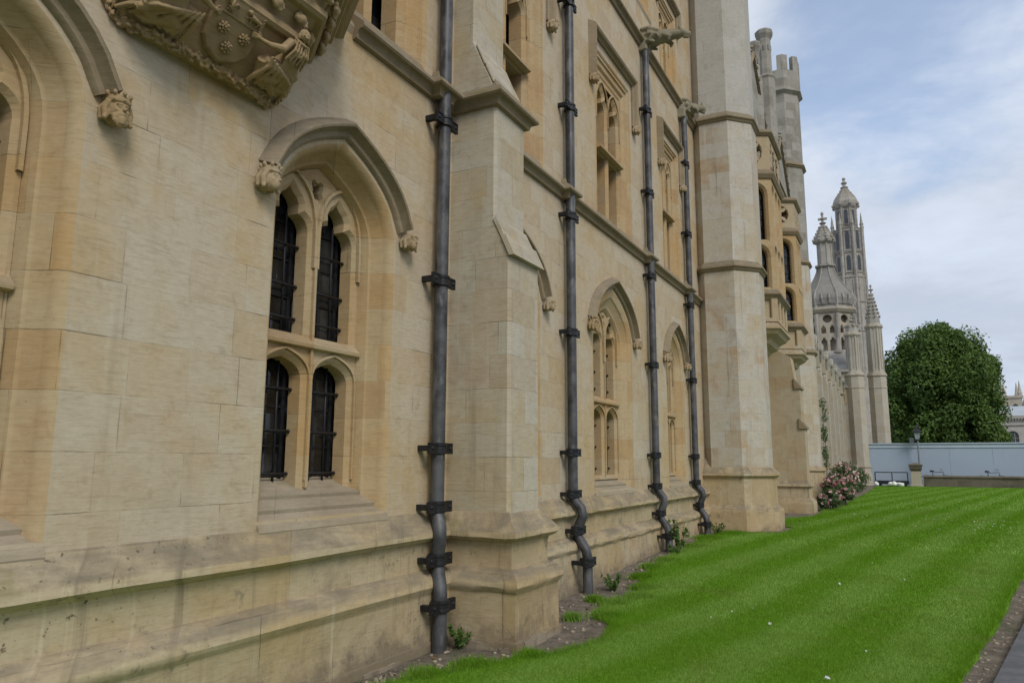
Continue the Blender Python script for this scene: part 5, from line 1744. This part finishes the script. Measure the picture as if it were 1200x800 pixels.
# ================================================================== HOARDING, LOW WALL, STREET THINGS
HO = thing('hoarding', 'long flat blue-grey painted hoarding behind the low stone wall', 'hoarding', loc=(8, 52, 0.2))
HY = 52.2
mb = MB()
nx = 14
for k in range(nx):
    x0 = 1.95 + k * 2.2
    mb.box(x0 + 0.004, x0 + 2.196, HY, HY + 0.05, 0.1, 2.52)
mb.build('panel', M['hoarding'], HO)
mb = MB()
mb.box(1.9, 33, HY - 0.03, HY + 0.08, 2.50, 2.74)
mb.build('fascia', M['hoarding_cap'], HO)
mb = MB()
mb.box(1.88, 33, HY - 0.10, HY + 0.16, 2.74, 2.80)
mb.box(1.88, 33, HY - 0.045, HY - 0.03, 2.52, 2.56)
mb.build('capping', M['hoarding_cap'], HO)
LW = thing('stone_wall', 'low grey weathered stone wall at the far end of the lawn', 'wall', loc=(15, 50.6, 0.2))
mb = MB()
mb.box(4.85, 33, 50.35, 50.75, 0.0, 0.76)
mb.build('wall', M['rough_wall'], LW)
mb = MB()
mb.sweep([[(x, 50.30, 0.76), (x, 50.30, 0.82), (x, 50.40, 0.88), (x, 50.70, 0.88), (x, 50.80, 0.82), (x, 50.80, 0.76)] for x in (4.84, 33)])
mb.build('coping', M['rough_wall'], LW)
GP = thing('gate_pier', 'squat stone gate pier with a broad flat cap at the end of the low wall', 'pier', loc=(4.45, 50.5, 0.2))
mb = MB()
def sq(e, z): return [(4.47 - e, 50.55 - e, z), (4.47 + e, 50.55 - e, z), (4.47 + e, 50.55 + e, z), (4.47 - e, 50.55 + e, z)]
mb.sweep([[r_[i] for r_ in (sq(0.34, 0.0), sq(0.34, 0.32), sq(0.29, 0.36), sq(0.27, 0.4), sq(0.255, 1.12))] for i in range(4)], closed=True)
mb.build('shaft', M['screen'], GP)
mb = MB()
mb.sweep([[r_[i] for r_ in (sq(0.255, 1.11), sq(0.30, 1.2), sq(0.33, 1.24), sq(0.33, 1.40), sq(0.37, 1.42), sq(0.37, 1.50), sq(0.1, 1.60))] for i in range(4)], closed=True)
mb.add(sq(0.1, 1.60), [(0, 1, 2, 3)])
mb.build('cap', M['rough_wall'], GP)
# barrow with rails
BA = thing('trolley', 'low black flat trolley with tubular rails and white sacks in front of the hoarding', 'trolley', loc=(3.15, 50.2, 0.2))
mb = MB()
mb.box(2.25, 4.08, 49.7, 50.4, 0.36, 0.56)
mb.build('deck', M['black'], BA)
mb = MB()
for y in (49.75, 50.35):
    for x in (2.30, 3.20, 4.02):
        mb.tube([(x, y, 0.5), (x, y, 1.04)], 0.028, 6)
    mb.tube([(2.30, y, 1.04), (4.02, y, 1.04)], 0.028, 6)
mb.build('rail', M['black'], BA)
for x in (2.5, 3.85):
    for y in (49.78, 50.32):
        mb = MB(); mb.tube([(x, y - 0.05, 0.33), (x, y + 0.05, 0.33)], 0.13, 14); mb.build('wheel', M['rubber'], BA)
for k, (x, r, lab) in enumerate(((2.36, 0.11, 'upright white sack at the left end of the black trolley'), (3.22, 0.15, 'crumpled white sack in the middle of the black trolley'), (3.58, 0.13, 'small white bundle right of the crumpled sack on the black trolley'))):
    mb = MB()
    rb = random.Random(k)
    for q in range(6):
        mb.ball((x + rb.uniform(-r, r) * (0.5 if k == 0 else 1), 49.58 + rb.uniform(-0.05, 0.05), 0.30 + rb.uniform(0, r)), (r * 0.9, r * 0.7, r * (1.0 if k == 0 else 0.6)), 10, 8)
    o = fuse(mb, 'sack', M['white'], None, 0.025, 1)
    tag(o, lab.replace('on the', 'beside the').replace('of the black', 'of the black'), 'sack', 'white sacks by the trolley')
# lamp standard
LP = thing('street_lamp', 'grey street lamp with square glazed lantern above the stone gate pier', 'street lamp', loc=(4.55, 51.6, 0.2))
lx, ly = 4.72, 51.7
mb = MB()
mb.lathe([(0.10, 0.1), (0.10, 0.6), (0.055, 0.7), (0.05, 2.9), (0.08, 2.95), (0.05, 3.0)], lx, ly, 10)
mb.build('post', M['post_grey'], LP)
mb = MB()
for e in (-1, 1):
    for f in (-1, 1):
        mb.tube([(lx + 0.12 * e, ly + 0.12 * f, 3.0), (lx + 0.20 * e, ly + 0.20 * f, 3.42)], 0.016, 5)
mb.sweep([[(lx + e * r, ly + f * r, z) for r, z in ((0.13, 2.97), (0.13, 3.01), (0.02, 3.01))] for e, f in ((-1, -1), (1, -1), (1, 1), (-1, 1))], closed=True)
mb.sweep([[(lx + e * r, ly + f * r, z) for r, z in ((0.20, 3.42), (0.25, 3.42), (0.25, 3.46), (0.11, 3.64), (0.11, 3.70), (0.06, 3.78), (0.015, 3.92))] for e, f in ((-1, -1), (1, -1), (1, 1), (-1, 1))], closed=True)
lt = mb.build('lantern', M['black'], LP)
mb = MB()
mb.sweep([[(lx + e * r, ly + f * r, z) for r, z in ((0.115, 3.01), (0.19, 3.42))] for e, f in ((-1, -1), (1, -1), (1, 1), (-1, 1))], closed=True)
mb.build('lantern_glass', M['lamp_glass'], lt)
mb = MB(); mb.box(4.28, 4.52, HY - 0.02, HY + 0.06, 2.80, 3.12)
mb.tube([(4.40, HY + 0.02, 2.78), (4.40, HY + 0.02, 2.85)], 0.05, 8)
tag(mb.build('floodlight', M['post_grey'], None), 'small grey boxed floodlight standing on the hoarding left of the lamp', 'floodlight')
# bicycles leaning behind the low wall
def bicycle(x, label, lean, hb):
    t = thing('bicycle', label, 'bicycle', 'bicycles behind the low wall')
    z0 = 0.50 if not hb else 0.42
    def wheel(cx):
        mb = MB()
        mb.tube([(cx + 0.33 * math.cos(a), 0, 0.33 + 0.33 * math.sin(a)) for a in [2 * PI * i / 28 for i in range(29)]], 0.018, 6, cap=False)
        wv = mb.build('wheel', M['rubber'], t)
        mb = MB()
        for i in range(12):
            a = 2 * PI * i / 12
            mb.tube([(cx, 0, 0.33), (cx + 0.31 * math.cos(a), 0, 0.33 + 0.31 * math.sin(a))], 0.003, 4)
        mb.build('spokes', M['chrome'], wv)
    wheel(-0.52); wheel(0.52)
    mb = MB()
    bb, seat, hd, hd2 = (-0.05, 0, 0.30), (-0.20, 0, 0.82), (0.36, 0, 0.86), (0.40, 0, 0.72)
    for a, b in ((bb, seat), (bb, hd2), (seat, hd), ((-0.52, 0, 0.33), bb), ((-0.52, 0, 0.33), (-0.17, 0, 0.72)), (hd, (0.52, 0, 0.33))):
        mb.tube([a, b], 0.016, 6)
    mb.build('frame', M['black'], t)
    mb = MB(); mb.tube([(-0.32, 0, 0.90), (-0.2, 0, 0.91), (-0.08, 0, 0.90)], [0.06, 0.05, 0.02], 8); mb.tube([(-0.20, 0, 0.80), (-0.21, 0, 0.9)], 0.013, 6)
    mb.build('saddle', M['rubber'], t)
    mb = MB(); mb.tube([(0.36, 0, 0.85), (0.34, 0, 1.0)], 0.013, 6); mb.tube([(0.20, -0.28, 1.02), (0.34, -0.15, 1.0), (0.34, 0.15, 1.0), (0.20, 0.28, 1.02)], 0.014, 6)
    mb.build('handlebar', M['chrome'], t)
    t.location = (x, 51.5, 0.22)
    t.rotation_euler = (R(lean), 0, 0)
bicycle(5.55, 'dark bicycle behind the low wall nearest the gate pier, only handlebar and saddle showing', -8, True)
bicycle(8.35, 'dark bicycle farther right behind the low wall, only its top showing', -8, False)

# ================================================================== FAR BUILDINGS
FB = thing('classical_building', 'pale classical stone building with pediment and round-headed window beyond the tree', 'building', loc=(22, 152, 0.2))
mb = MB()
mb.box(16.6, 42, 150, 170, 0, 9.0)
mb.build('wall', M['far_stone'], FB)
mb = MB()
mb.box(16.3, 42, 149.6, 150.2, 9.0, 9.5)
mb.box(16.5, 42, 149.8, 150.2, 7.9, 8.1)
for k in range(60):
    mb.box(16.5 + k * 0.42, 16.68 + k * 0.42, 149.65, 149.85, 8.72, 9.0)
mb.build('cornice', M['far_stone'], FB)
mb = MB()
mb.prism([(12.0, 9.5), (21.0, 9.5), (16.3, 11.4)], lambda p: (p[0], 149.7, p[1]), lambda p: (p[0], 155, p[1]))
mb.build('pediment', M['far_stone'], FB)
mb = MB()
mb.prism([(150.2, 9.5), (160, 11.7), (170, 9.5)], lambda p: (17, p[0], p[1]), lambda p: (42, p[0], p[1]))
mb.build('roof', M['lead_roof'], FB)
for k in range(5):
    xc = 20.6 + k * 4.2
    mb = MB()
    plate(mb, arch_path(xc, 0.85, 3.6, 6.1, 6.95, 6, 0.55, 0.55, 1.0), [], 0.0, -0.05, 0, lambda y, z, x: (y, 149.97 - x, z))
    wn = mb.build('window', M['far_dark'], FB)
    mb = MB()
    frame_sweep(mb, arch_path(xc, 0.85, 3.6, 6.1, 6.95, 6, 0.55, 0.55, 1.0), [(-0.02, 0.0), (-0.02, 0.16), (0.28, 0.16), (0.28, 0.0)], 1, lambda y, z, x: (y, 149.97 - x, z))
    for dx in (-0.28, 0.28):
        mb.box(xc + dx - 0.03, xc + dx + 0.03, 149.9, 149.96, 3.6, 6.6)
    for z in (4.3, 5.0, 5.7):
        mb.box(xc - 0.85, xc + 0.85, 149.9, 149.96, z - 0.03, z + 0.03)
    mb.build('window_frame', M['far_stone'], wn)
FT = thing('church_tower', 'square buff stone tower with pointed corner pinnacles on the skyline beyond the tree', 'tower', loc=(24, 190, 0.2))
k = 190 / 150
mb = MB()
tx0, tx1 = 22.0, 27.2
mb.box(tx0, tx1, 188, 193, 0, 15.2)
mb.box(tx0 - 0.2, tx1 + 0.2, 187.8, 193.2, 15.2, 15.7)
mb.build('tower_shaft', M['far_tower'], FT)
for (x, y) in ((tx0 + 2.1, 188.3), (tx1 - 0.3, 188.3), (tx0 + 2.1, 192.7), (tx1 - 0.3, 192.7)):
    mb = MB(); mb.lathe([(0.42, 15.6), (0.42, 16.2), (0.5, 16.3), (0.36, 16.5), (0.04, 18.9)], x, y); mb.build('pinnacle', M['far_tower'], FT)
for xc in (tx0 + 1.4, tx1 - 1.3):
    mb = MB(); plate(mb, arch_path(xc, 0.55, 12.2, 13.3, 14.0, 5), [], 0.0, -0.05, 0, lambda y, z, x: (y, 187.97 - x, z)); mb.build('opening', M['far_dark'], FT)
FS = thing('slate_roofed_house', 'low blue-grey slate roofed building at the right edge of the skyline', 'house', loc=(36, 175, 0.2))
mb = MB(); mb.box(27.0, 48, 176, 186, 0, 13.4); mb.build('wall', M['far_stone'], FS)
mb = MB(); mb.prism([(175.6, 13.4), (181, 15.4), (186.4, 13.4)], lambda p: (26.8, p[0], p[1]), lambda p: (48.2, p[0], p[1])); mb.build('roof', M['lead_roof'], FS)

# ================================================================== TREES
def leaf_cloud(centres, n_each, size, rng, up=0.5, aspect=0.62, shell=0.55):
    """many kite-shaped leaves on and in ellipsoidal clumps"""
    V, F = [], []
    base = 0
    allv = []
    for (c, r), n in zip(centres, n_each):
        d = rng.normal(size=(n, 3)); d /= np.linalg.norm(d, axis=1)[:, None]
        rad = shell + (1 - shell) * rng.random(n) ** 0.6
        rad *= 1 + 0.10 * rng.normal(size=n)
        p = np.array(c) + d * rad[:, None] * np.array(r)
        nrm = d * 0.8 + np.array([0, 0, up]) + rng.normal(size=(n, 3)) * 0.55
        nrm /= np.linalg.norm(nrm, axis=1)[:, None]
        a = rng.normal(size=(n, 3)); a[:, 2] -= 0.5
        t = a - nrm * (a * nrm).sum(1)[:, None]; t /= np.linalg.norm(t, axis=1)[:, None]
        s = np.cross(nrm, t)
        L = size * (0.6 + 0.8 * rng.random(n))[:, None]
        q = np.stack([p - t * L * 0.5, p + s * L * aspect * 0.5 + t * L * 0.05 - nrm * L * 0.06, p + t * L * 0.6, p - s * L * aspect * 0.5 + t * L * 0.05 - nrm * L * 0.06], axis=1)
        allv.append(q.reshape(-1, 3))
    return np.concatenate(allv)
def quads_obj(name, v, mat, parent=None, n=4):
    me = bpy.data.meshes.new(name)
    nv = len(v); nf = nv // n
    me.vertices.add(nv); me.vertices.foreach_set('co', v.astype(np.float32).ravel())
    me.loops.add(nv); me.loops.foreach_set('vertex_index', np.arange(nv, dtype=np.int32))
    me.polygons.add(nf); me.polygons.foreach_set('loop_start', np.arange(0, nv, n, dtype=np.int32))
    try:
        me.polygons.foreach_set('loop_total', np.full(nf, n, dtype=np.int32))
    except Exception:
        pass
    me.update(calc_edges=True)
    me.materials.append(mat)
    o = bpy.data.objects.new(name, me)
    COL.objects.link(o)
    if parent: adopt(o, parent)
    return o
def tree(x, y, z0, H, rx, ry, label, mat, seed, nclump=46, leaf=0.34, per=700, crown0=0.22, group=None, bumps=()):
    rng = np.random.default_rng(seed)
    t = thing('chestnut_tree' if mat == 'tree_leaf' else 'tree', label, 'tree', group, loc=(x, y, z0))
    zc = z0 + H * (crown0 + (1 - crown0) * 0.45)
    rz = H * (1 - crown0) * 0.55
    cl = []
    k = 0
    gold = PI * (3 - math.sqrt(5))
    for i in range(nclump):
        f = (i + 0.5) / nclump
        zz_ = 1 - 1.75 * f
        rr = math.sqrt(max(0.02, 1 - zz_ * zz_)) if zz_ > 0 else math.sqrt(max(0.3, 1 - 0.55 * zz_ * zz_))
        an = gold * i + rng.normal() * 0.2
        jr = 0.80 + 0.10 * rng.normal()
        c = (x + rx * rr * jr * math.cos(an), y + ry * rr * jr * math.sin(an), zc + rz * zz_ * 0.86 + 0.15 * rng.normal())
        s = 0.18 + 0.15 * rng.random()
        cl.append((c, (rx * s, ry * s, rz * s * 0.72)))
    for i in range(nclump // 3):
        d = rng.normal(size=3); d /= np.linalg.norm(d)
        q = 0.5 * rng.random() ** 0.5
        cl.append(((x + rx * q * d[0], y + ry * q * d[1], zc + rz * q * d[2]), (rx * 0.3, ry * 0.3, rz * 0.25)))
    cl += list(bumps)
    v = leaf_cloud(cl, [per] * len(cl), leaf, rng, shell=0.6)
    quads_obj('crown', v, M[mat], t)
    mb = MB()
    mb.tube([(x, y, z0 - 0.2), (x + 0.05, y, z0 + H * 0.12), (x + 0.1, y, z0 + H * 0.3), (x, y, z0 + H * 0.62)], [0.06 * rx * 1.6, 0.05 * rx * 1.5, 0.045 * rx * 1.4, 0.1], 10)
    for c, r in cl[:nclump:2]:
        b = Vector((x + 0.05, y, z0 + H * (0.2 + 0.25 * rng.random())))
        m_ = b.lerp(Vector(c), 0.55) + Vector((0, 0, H * 0.03))
        mb.tube([b, m_, c], [0.022 * rx, 0.014 * rx, 0.02], 6)
    mb.build('trunk', M['bark'], t)
    return t
tree(7.15, 76, 0.2, 13.75, 4.75, 4.3, 'large round-crowned dark green chestnut tree rising behind the hoarding', 'tree_leaf', 4, nclump=84, leaf=0.25, per=1000, crown0=0.06,
     bumps=[((10.6, 75, 4.4), (1.0, 1.2, 0.7)), ((11.2, 75.5, 3.9), (0.9, 1.0, 0.6)), ((4.2, 74, 4.0), (1.3, 1.4, 1.0)), ((9.8, 74.2, 5.4), (1.2, 1.2, 0.9))])
tree(27.5, 215, 0.2, 15.8, 3.5, 3.0, 'distant dark tree top showing beside the far tower pinnacles', 'tree_leaf_dark', 9, nclump=20, leaf=0.7, per=160, crown0=0.2)

# ================================================================== ROSES, WEEDS, GRASS
def rose_bush(x, y, h, w_, seed, label, nfl, pinkness):
    rng = np.random.default_rng(seed)
    z0 = gz_(y)
    t = thing('rose_bush', label, 'rose bush', 'rose bushes along the foot of the range', loc=(x, y, z0))
    cl = []
    for i in range(9):
        d = rng.normal(size=3); d /= np.linalg.norm(d)
        cl.append(((x + w_ * 0.55 * d[0], y + w_ * 0.6 * d[1], z0 + h * 0.55 + h * 0.36 * d[2]), (w_ * 0.42, w_ * 0.42, h * 0.24)))
    quads_obj('foliage', leaf_cloud(cl, [170] * 9, 0.085, rng, shell=0.3), M['rose_leaf'], t)
    mb = MB()
    for i in range(9):
        c = cl[i][0]
        mb.tube([(x + rng.normal() * 0.08, y + rng.normal() * 0.08, z0 - 0.05), (x + (c[0] - x) * 0.5, y + (c[1] - y) * 0.5, z0 + h * 0.4), (c[0], c[1], c[2] + h * 0.1)], [0.012, 0.009, 0.004], 5)
    mb.build('stem', M['bark'], t)
    fl = []
    for i in range(int(nfl * 1.4)):
        c, r = cl[rng.integers(0, 9)]
        d = rng.normal(size=3); d[2] = abs(d[2]) * 0.7; d[0] += 0.35; d[1] -= 0.45; d /= np.linalg.norm(d)
        fl.append((tuple(np.array(c) + d * np.array(r) * 1.05), (0.034, 0.034, 0.030)))
    a = int(len(fl) * pinkness)
    if a: quads_obj('blossom', leaf_cloud(fl[:a], [13] * a, 0.07, rng, shell=0.5, aspect=0.95), M['pink'], t)
    if a < len(fl): quads_obj('blossom', leaf_cloud(fl[a:], [13] * (len(fl) - a), 0.068, rng, shell=0.5, aspect=0.95), M['pale_pink'], t)
for a in ((1.80, 23.9, 0.62, 0.34, 1, 'low nearest pink rose bush beside the buttress plinth', 22, 0.6),
          (1.84, 25.3, 0.92, 0.42, 2, 'bright pink rose bush in front of the farther turret', 46, 0.9),
          (1.98, 26.9, 0.78, 0.40, 3, 'lower deep pink rose bush at the lawn edge before the farther turret', 34, 0.95),
          (1.80, 28.9, 1.25, 0.50, 8, 'mixed pink and white rose bush beside the farther turret plinth', 44, 0.5),
          (1.85, 31.4, 1.30, 0.55, 4, 'tall pale pink rose bush just beyond the farther turret', 50, 0.12),
          (1.65, 34.6, 1.45, 0.62, 5, 'large white-flowered rose bush against the screen piers', 42, 0.0),
          (1.75, 39.0, 1.20, 0.70, 6, 'mostly green rose bush with few pale blooms along the screen', 14, 0.1),
          (1.75, 44.5, 1.35, 0.85, 7, 'dark green leafy shrub farthest along the screen near the gatehouse pier', 5, 0.2)):
    rose_bush(*a)
# climber on the screen
rng = np.random.default_rng(21)
t = thing('climbing_rose', 'sparse climbing rose on the screen piers above the rose bushes', 'climbing plant', loc=(1.0, 34.0, 0.2))
cl = [((1.02, 33.45 + rng.normal() * 0.3, 1.4 + 0.28 * i + rng.normal() * 0.1), (0.14, 0.30, 0.22)) for i in range(10)]
quads_obj('foliage', leaf_cloud(cl, [60] * 10, 0.09, rng, shell=0.2), M['rose_leaf'], t)
mb = MB(); mb.tube([(1.0, 33.4, 0.1), (1.03, 33.5, 2.0), (1.0, 33.3, 4.0)], [0.02, 0.014, 0.006], 5); mb.build('stem', M['bark'], t)

def weed(x, y, h, n, seed, label, w_=0.09, leaf=0.045):
    rng = np.random.default_rng(seed)
    z0 = gz_(y)
    t = thing('weed', label, 'weed', loc=(x, y, z0))
    mb = MB(); vs = []
    for i in range(n):
        a = rng.random() * 2 * PI
        tip = np.array([x + w_ * math.cos(a) * (0.4 + rng.random()), y + w_ * math.sin(a) * (0.4 + rng.random()), z0 + h * (0.5 + 0.5 * rng.random())])
        mb.tube([(x, y, z0 - 0.02), ((x + tip[0]) / 2, (y + tip[1]) / 2, z0 + h * 0.5), tuple(tip)], [0.004, 0.003, 0.002], 4)
        m_ = 10
        ts = rng.random(m_) * 0.75 + 0.25
        for q in ts:
            vs.append((tuple(np.array([x, y, z0]) * (1 - q) + tip * q), (0.025, 0.025, 0.02)))
    quads_obj('foliage', leaf_cloud(vs, [3] * len(vs), leaf, rng, shell=0.6, up=1.0, aspect=0.55), M['weed_leaf'], t)
    mb.build('stem', M['weed_leaf'], t)
weed(0.32, 5.72, 0.22, 5, 1, 'small weed growing from the joint beside the nearest downpipe base')
weed(0.52, 9.05, 0.22, 7, 2, 'bright green tuft of weed at the base of the second downpipe', 0.12)
weed(0.44, 12.45, 0.62, 12, 3, 'tall bushy weed covering the foot of the third downpipe', 0.15, 0.055)
weed(0.42, 12.05, 0.16, 8, 4, 'low spreading weed just before the third downpipe', 0.16)
weed(0.46, 15.25, 0.25, 9, 5, 'small weed at the foot of the fourth downpipe by the turret', 0.16)

# real blades over the nearer lawn and straggling onto the bed
def blades(n, ylo, yhi, hh, wd, seed, xmax=None, dens=None):
    rng = np.random.default_rng(seed)
    y = ylo + (yhi - ylo) * rng.random(n)
    ex = np.interp(y, [p[1] for p in EDGE], [p[0] for p in EDGE])
    rx = 4.07 + (y - 6.69) * TA
    u = rng.random(n)
    x = ex - 0.03 + (rx + 0.03 - ex) * u + rng.normal(size=n) * 0.02
    z = np.array([gz_(q) for q in y]) + 0.025
    h = hh * (0.6 + 0.8 * rng.random(n))
    edge = np.exp(-((x - ex) / 0.06) ** 2) + np.exp(-((rx - x) / 0.05) ** 2)
    h *= 1 + 0.8 * edge
    a = rng.random(n) * 2 * PI
    lean = (0.25 + 0.5 * rng.random(n)) * h
    b = rng.random(n) * 2 * PI
    W_ = wd * (0.6 + 0.8 * rng.random(n))
    p0 = np.stack([x + np.cos(a) * W_, y + np.sin(a) * W_, z], 1)
    p1 = np.stack([x - np.cos(a) * W_, y - np.sin(a) * W_, z], 1)
    p2 = np.stack([x + np.cos(b) * lean, y + np.sin(b) * lean, z + h], 1)
    return np.stack([p0, p1, p2], 1).reshape(-1, 3)
bl = np.concatenate([blades(190000, 4.0, 8.0, 0.026, 0.0018, 1), blades(170000, 8.0, 14.0, 0.027, 0.003, 2), blades(110000, 14.0, 26.0, 0.028, 0.007, 3), blades(60000, 26.0, 51.0, 0.034, 0.014, 4)])
o = quads_obj('grass', bl, M['blade'], None, 3)
o['kind'] = 'stuff'; o['label'] = 'short mown green grass of the lawn'
# ragged tufts spilling over the bed
rng = np.random.default_rng(5)
vv = []
for (x, y, r) in ((0.55, 4.85, 0.12), (0.72, 5.25, 0.12), (1.0, 5.7, 0.10), (0.98, 7.5, 0.13), (0.82, 8.2, 0.14), (0.95, 8.7, 0.16), (0.85, 9.3, 0.15), (0.60, 9.9, 0.12), (0.55, 11.3, 0.14), (0.56, 13.0, 0.16), (0.50, 14.3, 0.2), (0.75, 15.3, 0.25), (1.5, 17.9, 0.25), (1.9, 23.9, 0.25), (0.72, 7.25, 0.07), (0.55, 8.3, 0.07), (0.5, 10.6, 0.1)):
    n = int(900 * r / 0.12)
    d = rng.normal(size=(n, 2)) * r * 0.55
    px_, py_ = x + d[:, 0], y + d[:, 1]
    h = 0.05 + 0.05 * rng.random(n)
    a = rng.random(n) * 2 * PI; b = rng.random(n) * 2 * PI
    z = gz_(y) - 0.005
    W_ = 0.003 + 0.0003 * y
    vv.append(np.stack([np.stack([px_ + np.cos(a) * W_, py_ + np.sin(a) * W_, np.full(n, z)], 1), np.stack([px_ - np.cos(a) * W_, py_ - np.sin(a) * W_, np.full(n, z)], 1), np.stack([px_ + np.cos(b) * h * 0.6, py_ + np.sin(b) * h * 0.6, z + h], 1)], 1).reshape(-1, 3))
o = quads_obj('grass', np.concatenate(vv), M['blade'], None, 3)
o['kind'] = 'stuff'; o['label'] = 'ragged grass tufts spreading over the soil bed'
# clover flowers and fallen petals on the lawn
rng = np.random.default_rng(8)
pts = []
for k in range(46):
    y = 19.5 + rng.normal() * 0.9; x = 5.45 + rng.normal() * 0.6 + (y - 19.5) * 0.19
    pts.append(((min(x, right_edge(y) - 0.1), y, gz_(y) + 0.055), (0.014, 0.014, 0.012)))
for k in range(30):
    y = 22.0 + rng.normal() * 0.8; x = 2.3 + rng.random() * 3
    pts.append(((x, y, gz_(y) + 0.05), (0.010, 0.010, 0.008)))
for k in range(12):
    y = 5.5 + rng.random() * 20; x = 1.6 + rng.random() * (right_edge(y) - 1.8)
    pts.append(((x, y, gz_(y) + 0.05), (0.010, 0.010, 0.008)))
o = quads_obj('clover_flowers', leaf_cloud(pts, [4] * len(pts), 0.015, rng, shell=0.5, aspect=0.9), M['petal'])
o['kind'] = 'stuff'; o['label'] = 'tiny white clover flowers scattered in the lawn'
for k, (x, y, lab) in enumerate(((2.55, 7.75, 'white fallen petal lying on the near middle of the lawn'), (3.20, 6.05, 'white fallen petal lying on the grass near the path edge'), (3.0, 10.2, 'white fallen petal lying farther up the middle of the lawn'), (1.55, 5.6, 'white fallen petal nearest the buttress corner'))):
    rng = np.random.default_rng(40 + k)
    v = leaf_cloud([((x, y, gz_(y) + 0.06), (0.014, 0.014, 0.006))], [4], 0.028, rng, aspect=0.9)
    if k == 3: continue
    tag(quads_obj('petal', v, M['petal']), lab, 'petal', 'fallen petals on the lawn')
# leaf litter on the bed
rng = np.random.default_rng(77)
lt = []
for k in range(170):
    y = 4.3 + rng.random() ** 1.4 * 14
    x = 0.24 + rng.random() * max(0.05, edge_x(y) - 0.28)
    if 5.8 < y < 6.75 and x < 0.85: continue
    lt.append(((x, y, gz_(y) + 0.012), (0.006, 0.006, 0.004)))
o = quads_obj('leaf_litter', leaf_cloud(lt, [1] * len(lt), 0.04, rng, up=1.5), M['litter'])
o['kind'] = 'stuff'; o['label'] = 'brown leaf litter scattered over the soil bed'
# pebbles and rubble on the bed
rng = random.Random(12)
mb = MB()
for k in range(420):
    y = 4.2 + rng.random() ** 1.6 * 13
    x = rng.uniform(0.22, max(0.3, edge_x(y) - 0.02))
    if 5.8 < y < 6.75 and x < 0.85: continue
    r = rng.uniform(0.006, 0.022)
    mb.ball((x, y, gz_(y) + r * 0.2), (r * rng.uniform(0.8, 1.5), r * rng.uniform(0.8, 1.5), r * 0.7), 6, 4, Matrix.Rotation(rng.uniform(0, 3), 3, 'Z'))
for k in range(260):
    y = 4 + rng.random() ** 1.5 * 16
    x = right_edge(y) + rng.uniform(-0.02, 0.2)
    r = rng.uniform(0.006, 0.02)
    mb.ball((x, y, gz_(y) + r * 0.3), (r * rng.uniform(0.8, 1.5), r * rng.uniform(0.8, 1.5), r * 0.7), 6, 4)
o = mb.build('pebbles', M['pebble'], None, True)
o['kind'] = 'stuff'; o['label'] = 'loose pebbles and crumbs of stone on the bare soil'
